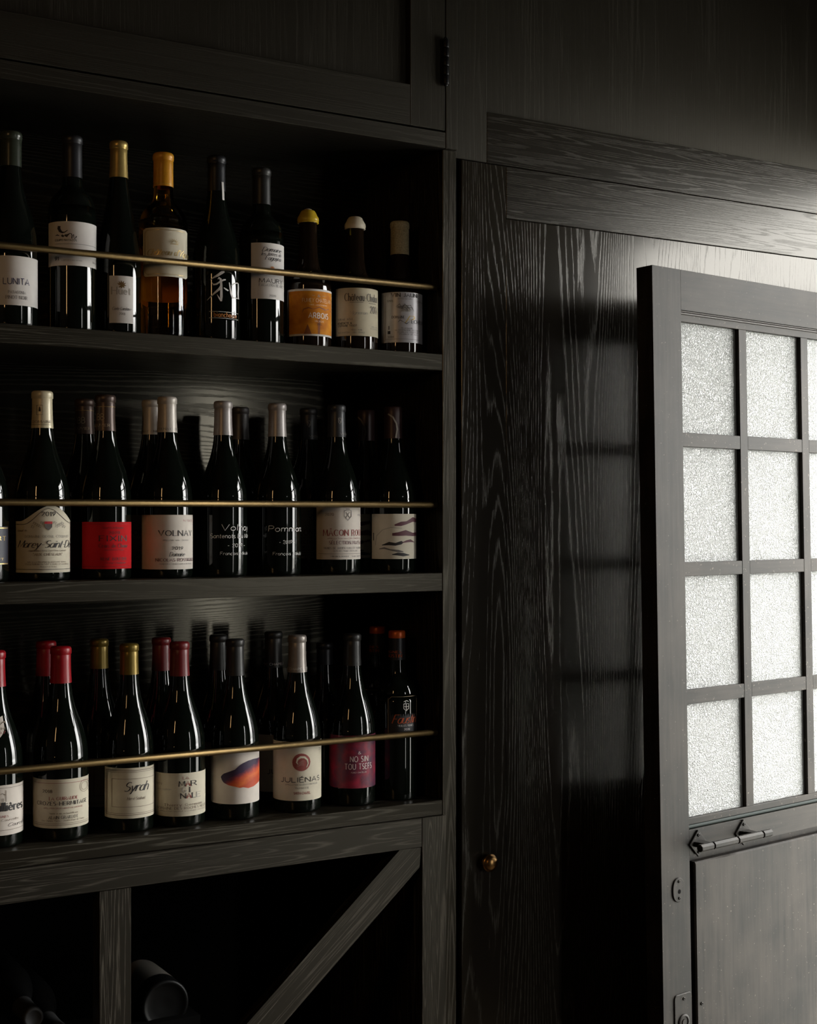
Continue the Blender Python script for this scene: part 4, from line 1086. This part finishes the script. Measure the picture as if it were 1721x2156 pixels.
b.blob([466.5, 468, 472, 482, 495, 505, 512, 522, 533, 545, 552], [1636, 1633, 1629, 1625, 1620, 1611, 1607, 1603, 1601, 1602, 1608], [1637, 1642, 1648, 1653, 1656, 1659, 1658, 1661, 1659, 1652, 1640], cloud_mat(), name='sunset_picture')
b5 = b.done('bottle with purple and orange sunset shape on white label', G3)
again(b5, 460, YB, 'bottle with dark capsule standing behind the sunset label', 30, G3)

b = Bottle(626, 1337, z, 'burgundy', .0422)
b.capsule(1416, capm('warm_grey', (.30, .265, .24), .36, .4), .0155)
b.label(None, None, 1562, 1686, CREAM)
EM = ink('brick', (.28, .06, .05)); EL = ink('faded_brick', (.42, .20, .17))
ca = [R_(180 - 15 * k) for k in range(13)]
b.blob([634.5 + 18.5 * math.cos(q) for q in ca], [1605 - 18.5 * math.sin(q) - .05 for q in ca], [1605 + 18.5 * math.sin(q) + .05 for q in ca], EM, name='wave_roundel')
b.stroke([(645, 1616), (648, 1608), (646.5, 1600), (641, 1594.5), (633, 1594), (627, 1598), (625, 1605), (627.5, 1609)], [1.2, 2, 3, 4.2, 4.6, 4, 3, 1], CREAM, eps=.0013)
for k in range(5): b.stroke([(624 + k, 1615 - k * 2.2), (633 + k, 1611 - k * 2.4), (641, 1612 - k * 2.4)], [.5, 1.0, .5], EL, eps=.0012)
b.text('JULIÉNAS', 594, 671, 1646.8, 10, 'sans', K); b.text('APPELLATION JULIÉNAS CONTROLÉE', 602, 667, 1653.5, 2.8, 'sans', KG); b.text('VAYOLETTE', 622, 650, 1661, 3.8, 'serif', KG); b.text('SMITH-CHAPEL', 619, 653, 1672.5, 5, 'cond', KR_); b.text('2021', 670, 682, 1583, 5, 'sans', KG)
b.text('DOMAINE CHAPEL DOMAINE', 578, 672, 1411, 4.8, 'sans', KW, on=b.cap, cap=True)
b6 = b.done('bottle with red wave roundel on cream label and warm grey capsule', G3)
b6b = again(b6, 576, YB, 'bottle with darker grey capsule standing behind the red wave roundel label', 25, G3)
for ch in b6b.children:
    if ch.name.startswith('capsule'):
        ch.data = ch.data.copy(); ch.data.materials[0] = capm('dark_grey', (.028, .027, .026))

b = Bottle(742, 1334, z, 'burgundy', .0414)
b.capsule(1402, capm('dark_grey', (.028, .027, .026)), .0140)
def mottled():
    m, n, l, bb = newmat('crimson_purple_print')
    t = n.new('ShaderNodeTexCoord'); zz_ = n.new('ShaderNodeTexNoise'); zz_.inputs['Scale'].default_value = 38; zz_.inputs['Detail'].default_value = 4; zz_.inputs['Distortion'].default_value = .5
    r = n.new('ShaderNodeValToRGB'); e = r.color_ramp.elements
    e[0].position = .32; e[0].color = (.055, .012, .045, 1); e[1].position = .72; e[1].color = (.42, .012, .045, 1)
    q = e.new(.5); q.color = (.20, .010, .035, 1)
    l.new(t.outputs['Object'], zz_.inputs['Vector']); l.new(zz_.outputs[0], r.inputs[0]); l.new(r.outputs[0], bb.inputs['Base Color']); bb.inputs['Roughness'].default_value = .55
    return m
b.label(None, None, 1549, 1660, mottled())
PW = ink('pale_pink', (.72, .56, .55))
b.text('NO SIN', 738, 774, 1604, 11.5, 'cond', PW); b.text('TOU TSEFS', 727, 781, 1619.8, 11.5, 'cond', PW); b.text('FUMEY CHATELAIN', 740, 771, 1628, 3, 'sans', PW); b.text('&', 754, 760, 1588, 5.5, 'sans', PW)
b.stroke([(756, 1642), (760, 1638), (764, 1642), (760, 1647), (756, 1651), (763, 1651)], .8, KR_)
b.done('bottle with mottled crimson and purple label in pale block capitals', G3)

b = Bottle(836, 1328, z, 'bordeaux', .0372)
b.capsule(1390, capm('charcoal', (.022, .022, .026)), .0150, lip=False)
OR = plain('orange_foil', (.62, .11, .015), .35, .3)
zt_ = b.z(1344, .015)
link('orange_band', add_lathe(bmesh.new(), [(.0153, zt_), (.0155, zt_ + .0005), (.0155, b.H - .002), (.0140, b.H + .0006), (0, b.H + .001)], 36), OR, b.cap, True)
def oct_(u): k = min(1, min(u, 1 - u) / .10); return (1471 - 7 * k, 1546 - 0 * k)
b.label(816, 877.5, 1464, 1546, plain('black_paper', (.012, .012, .014), .5), top=oct_)
KGB = plain('ink_dull_gold', (.30, .22, .13), .4, .3)
b.stroke([(825, 1467), (874, 1467)], 1.0, KGB); b.stroke([(818.5, 1473), (825, 1467)], 1.0, KGB); b.stroke([(818.5, 1473), (818.5, 1544)], 1.2, KGB); b.stroke([(876, 1473), (876, 1510)], .9, KGB)
b.text('Faustin', 826, 873, 1523, 18, 'script', ink('ember', (.52, .09, .02))); b.text('VIEILLES VIGNES', 838, 869, 1530, 4, 'serif', KW); b.text('2020', 851, 862, 1538, 4.2, 'serif', KW)
for q in ([(850, 1482), (860, 1482), (860, 1492), (855, 1497), (850, 1492), (850, 1482)], [(855, 1482), (855, 1497)], [(850, 1488), (860, 1488)], [(850, 1478), (855, 1475), (860, 1478)]): b.stroke(q, 1.3, KW)
b.text('FAUSTIN', 815, 846, 1384, 6, 'serif', ink('ember', (.52, .09, .02)), on=b.cap, cap=True); b.text('VIGNES', 817, 845, 1375, 4.5, 'serif', ink('ember', (.52, .09, .02)), on=b.cap, cap=True)
b8 = b.done('slim bottle with orange topped capsule and black gold-edged label, rightmost on lowest shelf', G3)
again(b8, 795, YB + .012, 'bottle with orange topped capsule at the back, left of the black label', -25, G3)
p6 = Bottle(684, 1352, z, 'burgundy', .041, Y=YB)
p6.capsule(1400, capm('black', (.014, .014, .017)), .0145)
p6.done('plain dark bottle at the back between the roundel and crimson labels', G3)

# ===== bottles lying in the bins
def lying(px, py, Y, neck_front, label, cap_m, lab_m=None, R=.0425, H=.296, group='bottles lying in the bin rack', tilt=0.0):
    p = at(px, py, Y)
    s = empty('wine_bottle', p)
    pts = [(r * R, q * H) for r, q in PROF['burgundy']]
    pts[-1] = (pts[-1][0], H - .002); pts.append((0, H - .002))
    off = -H if neck_front else 0.0
    sg = -1 if neck_front else 1
    M = Matrix.Rotation(R_(90 if neck_front else -90) , 4, 'X')
    M = M @ Matrix.Translation((0, 0, -H if neck_front else 0))
    link('glass_body', add_lathe(bmesh.new(), Bottle.refine(pts), 40, M), GLASS_B, s, True)
    r = pts[-2][0] + .0012
    link('capsule', add_lathe(bmesh.new(), [(r + .001, H * .78), (r, H * .85), (r, H - .013), (r + .001, H - .011), (r + .001, H - .003), (r - .001, H), (r - .004, H + .0003), (r - .0045, H - .0008), (0, H - .0008)], 30, M), cap_m, s, True)
    if lab_m:
        bm = bmesh.new(); cols = []
        for i in range(33):
            a = R_(-20 + 220 * i / 32)
            cols.append([bm.verts.new(M @ Vector(((R + .0004) * math.cos(a), -(R + .0004) * math.sin(a), zz_))) for zz_ in (.035, .125)])
        for p_, q_ in zip(cols, cols[1:]): bm.faces.new((p_[0], q_[0], q_[1], p_[1]))
        link('label', bm, lab_m, s, True)
    s.rotation_euler = (tilt, 0, 0)
    tag(s, label, 'bottle', group)
    return s
lying(349, 2117, .05, False, 'bottle lying base outward beside the rack post in the diagonal bin', capm('charcoal', (.022, .022, .026)), plain('grey_beige_paper', (.075, .066, .054), .8))
lying(71, 2144, .04, True, 'bottle lying neck outward, its round capsule end at lower left', plain('capsule_matt_graphite', (.030, .030, .031), .55, 0, .25))
lying(124, 2176, .055, True, 'bottle lying neck outward, cut by the bottom edge beside the rack post', plain('capsule_matt_graphite', (.030, .030, .031), .55, 0, .25))
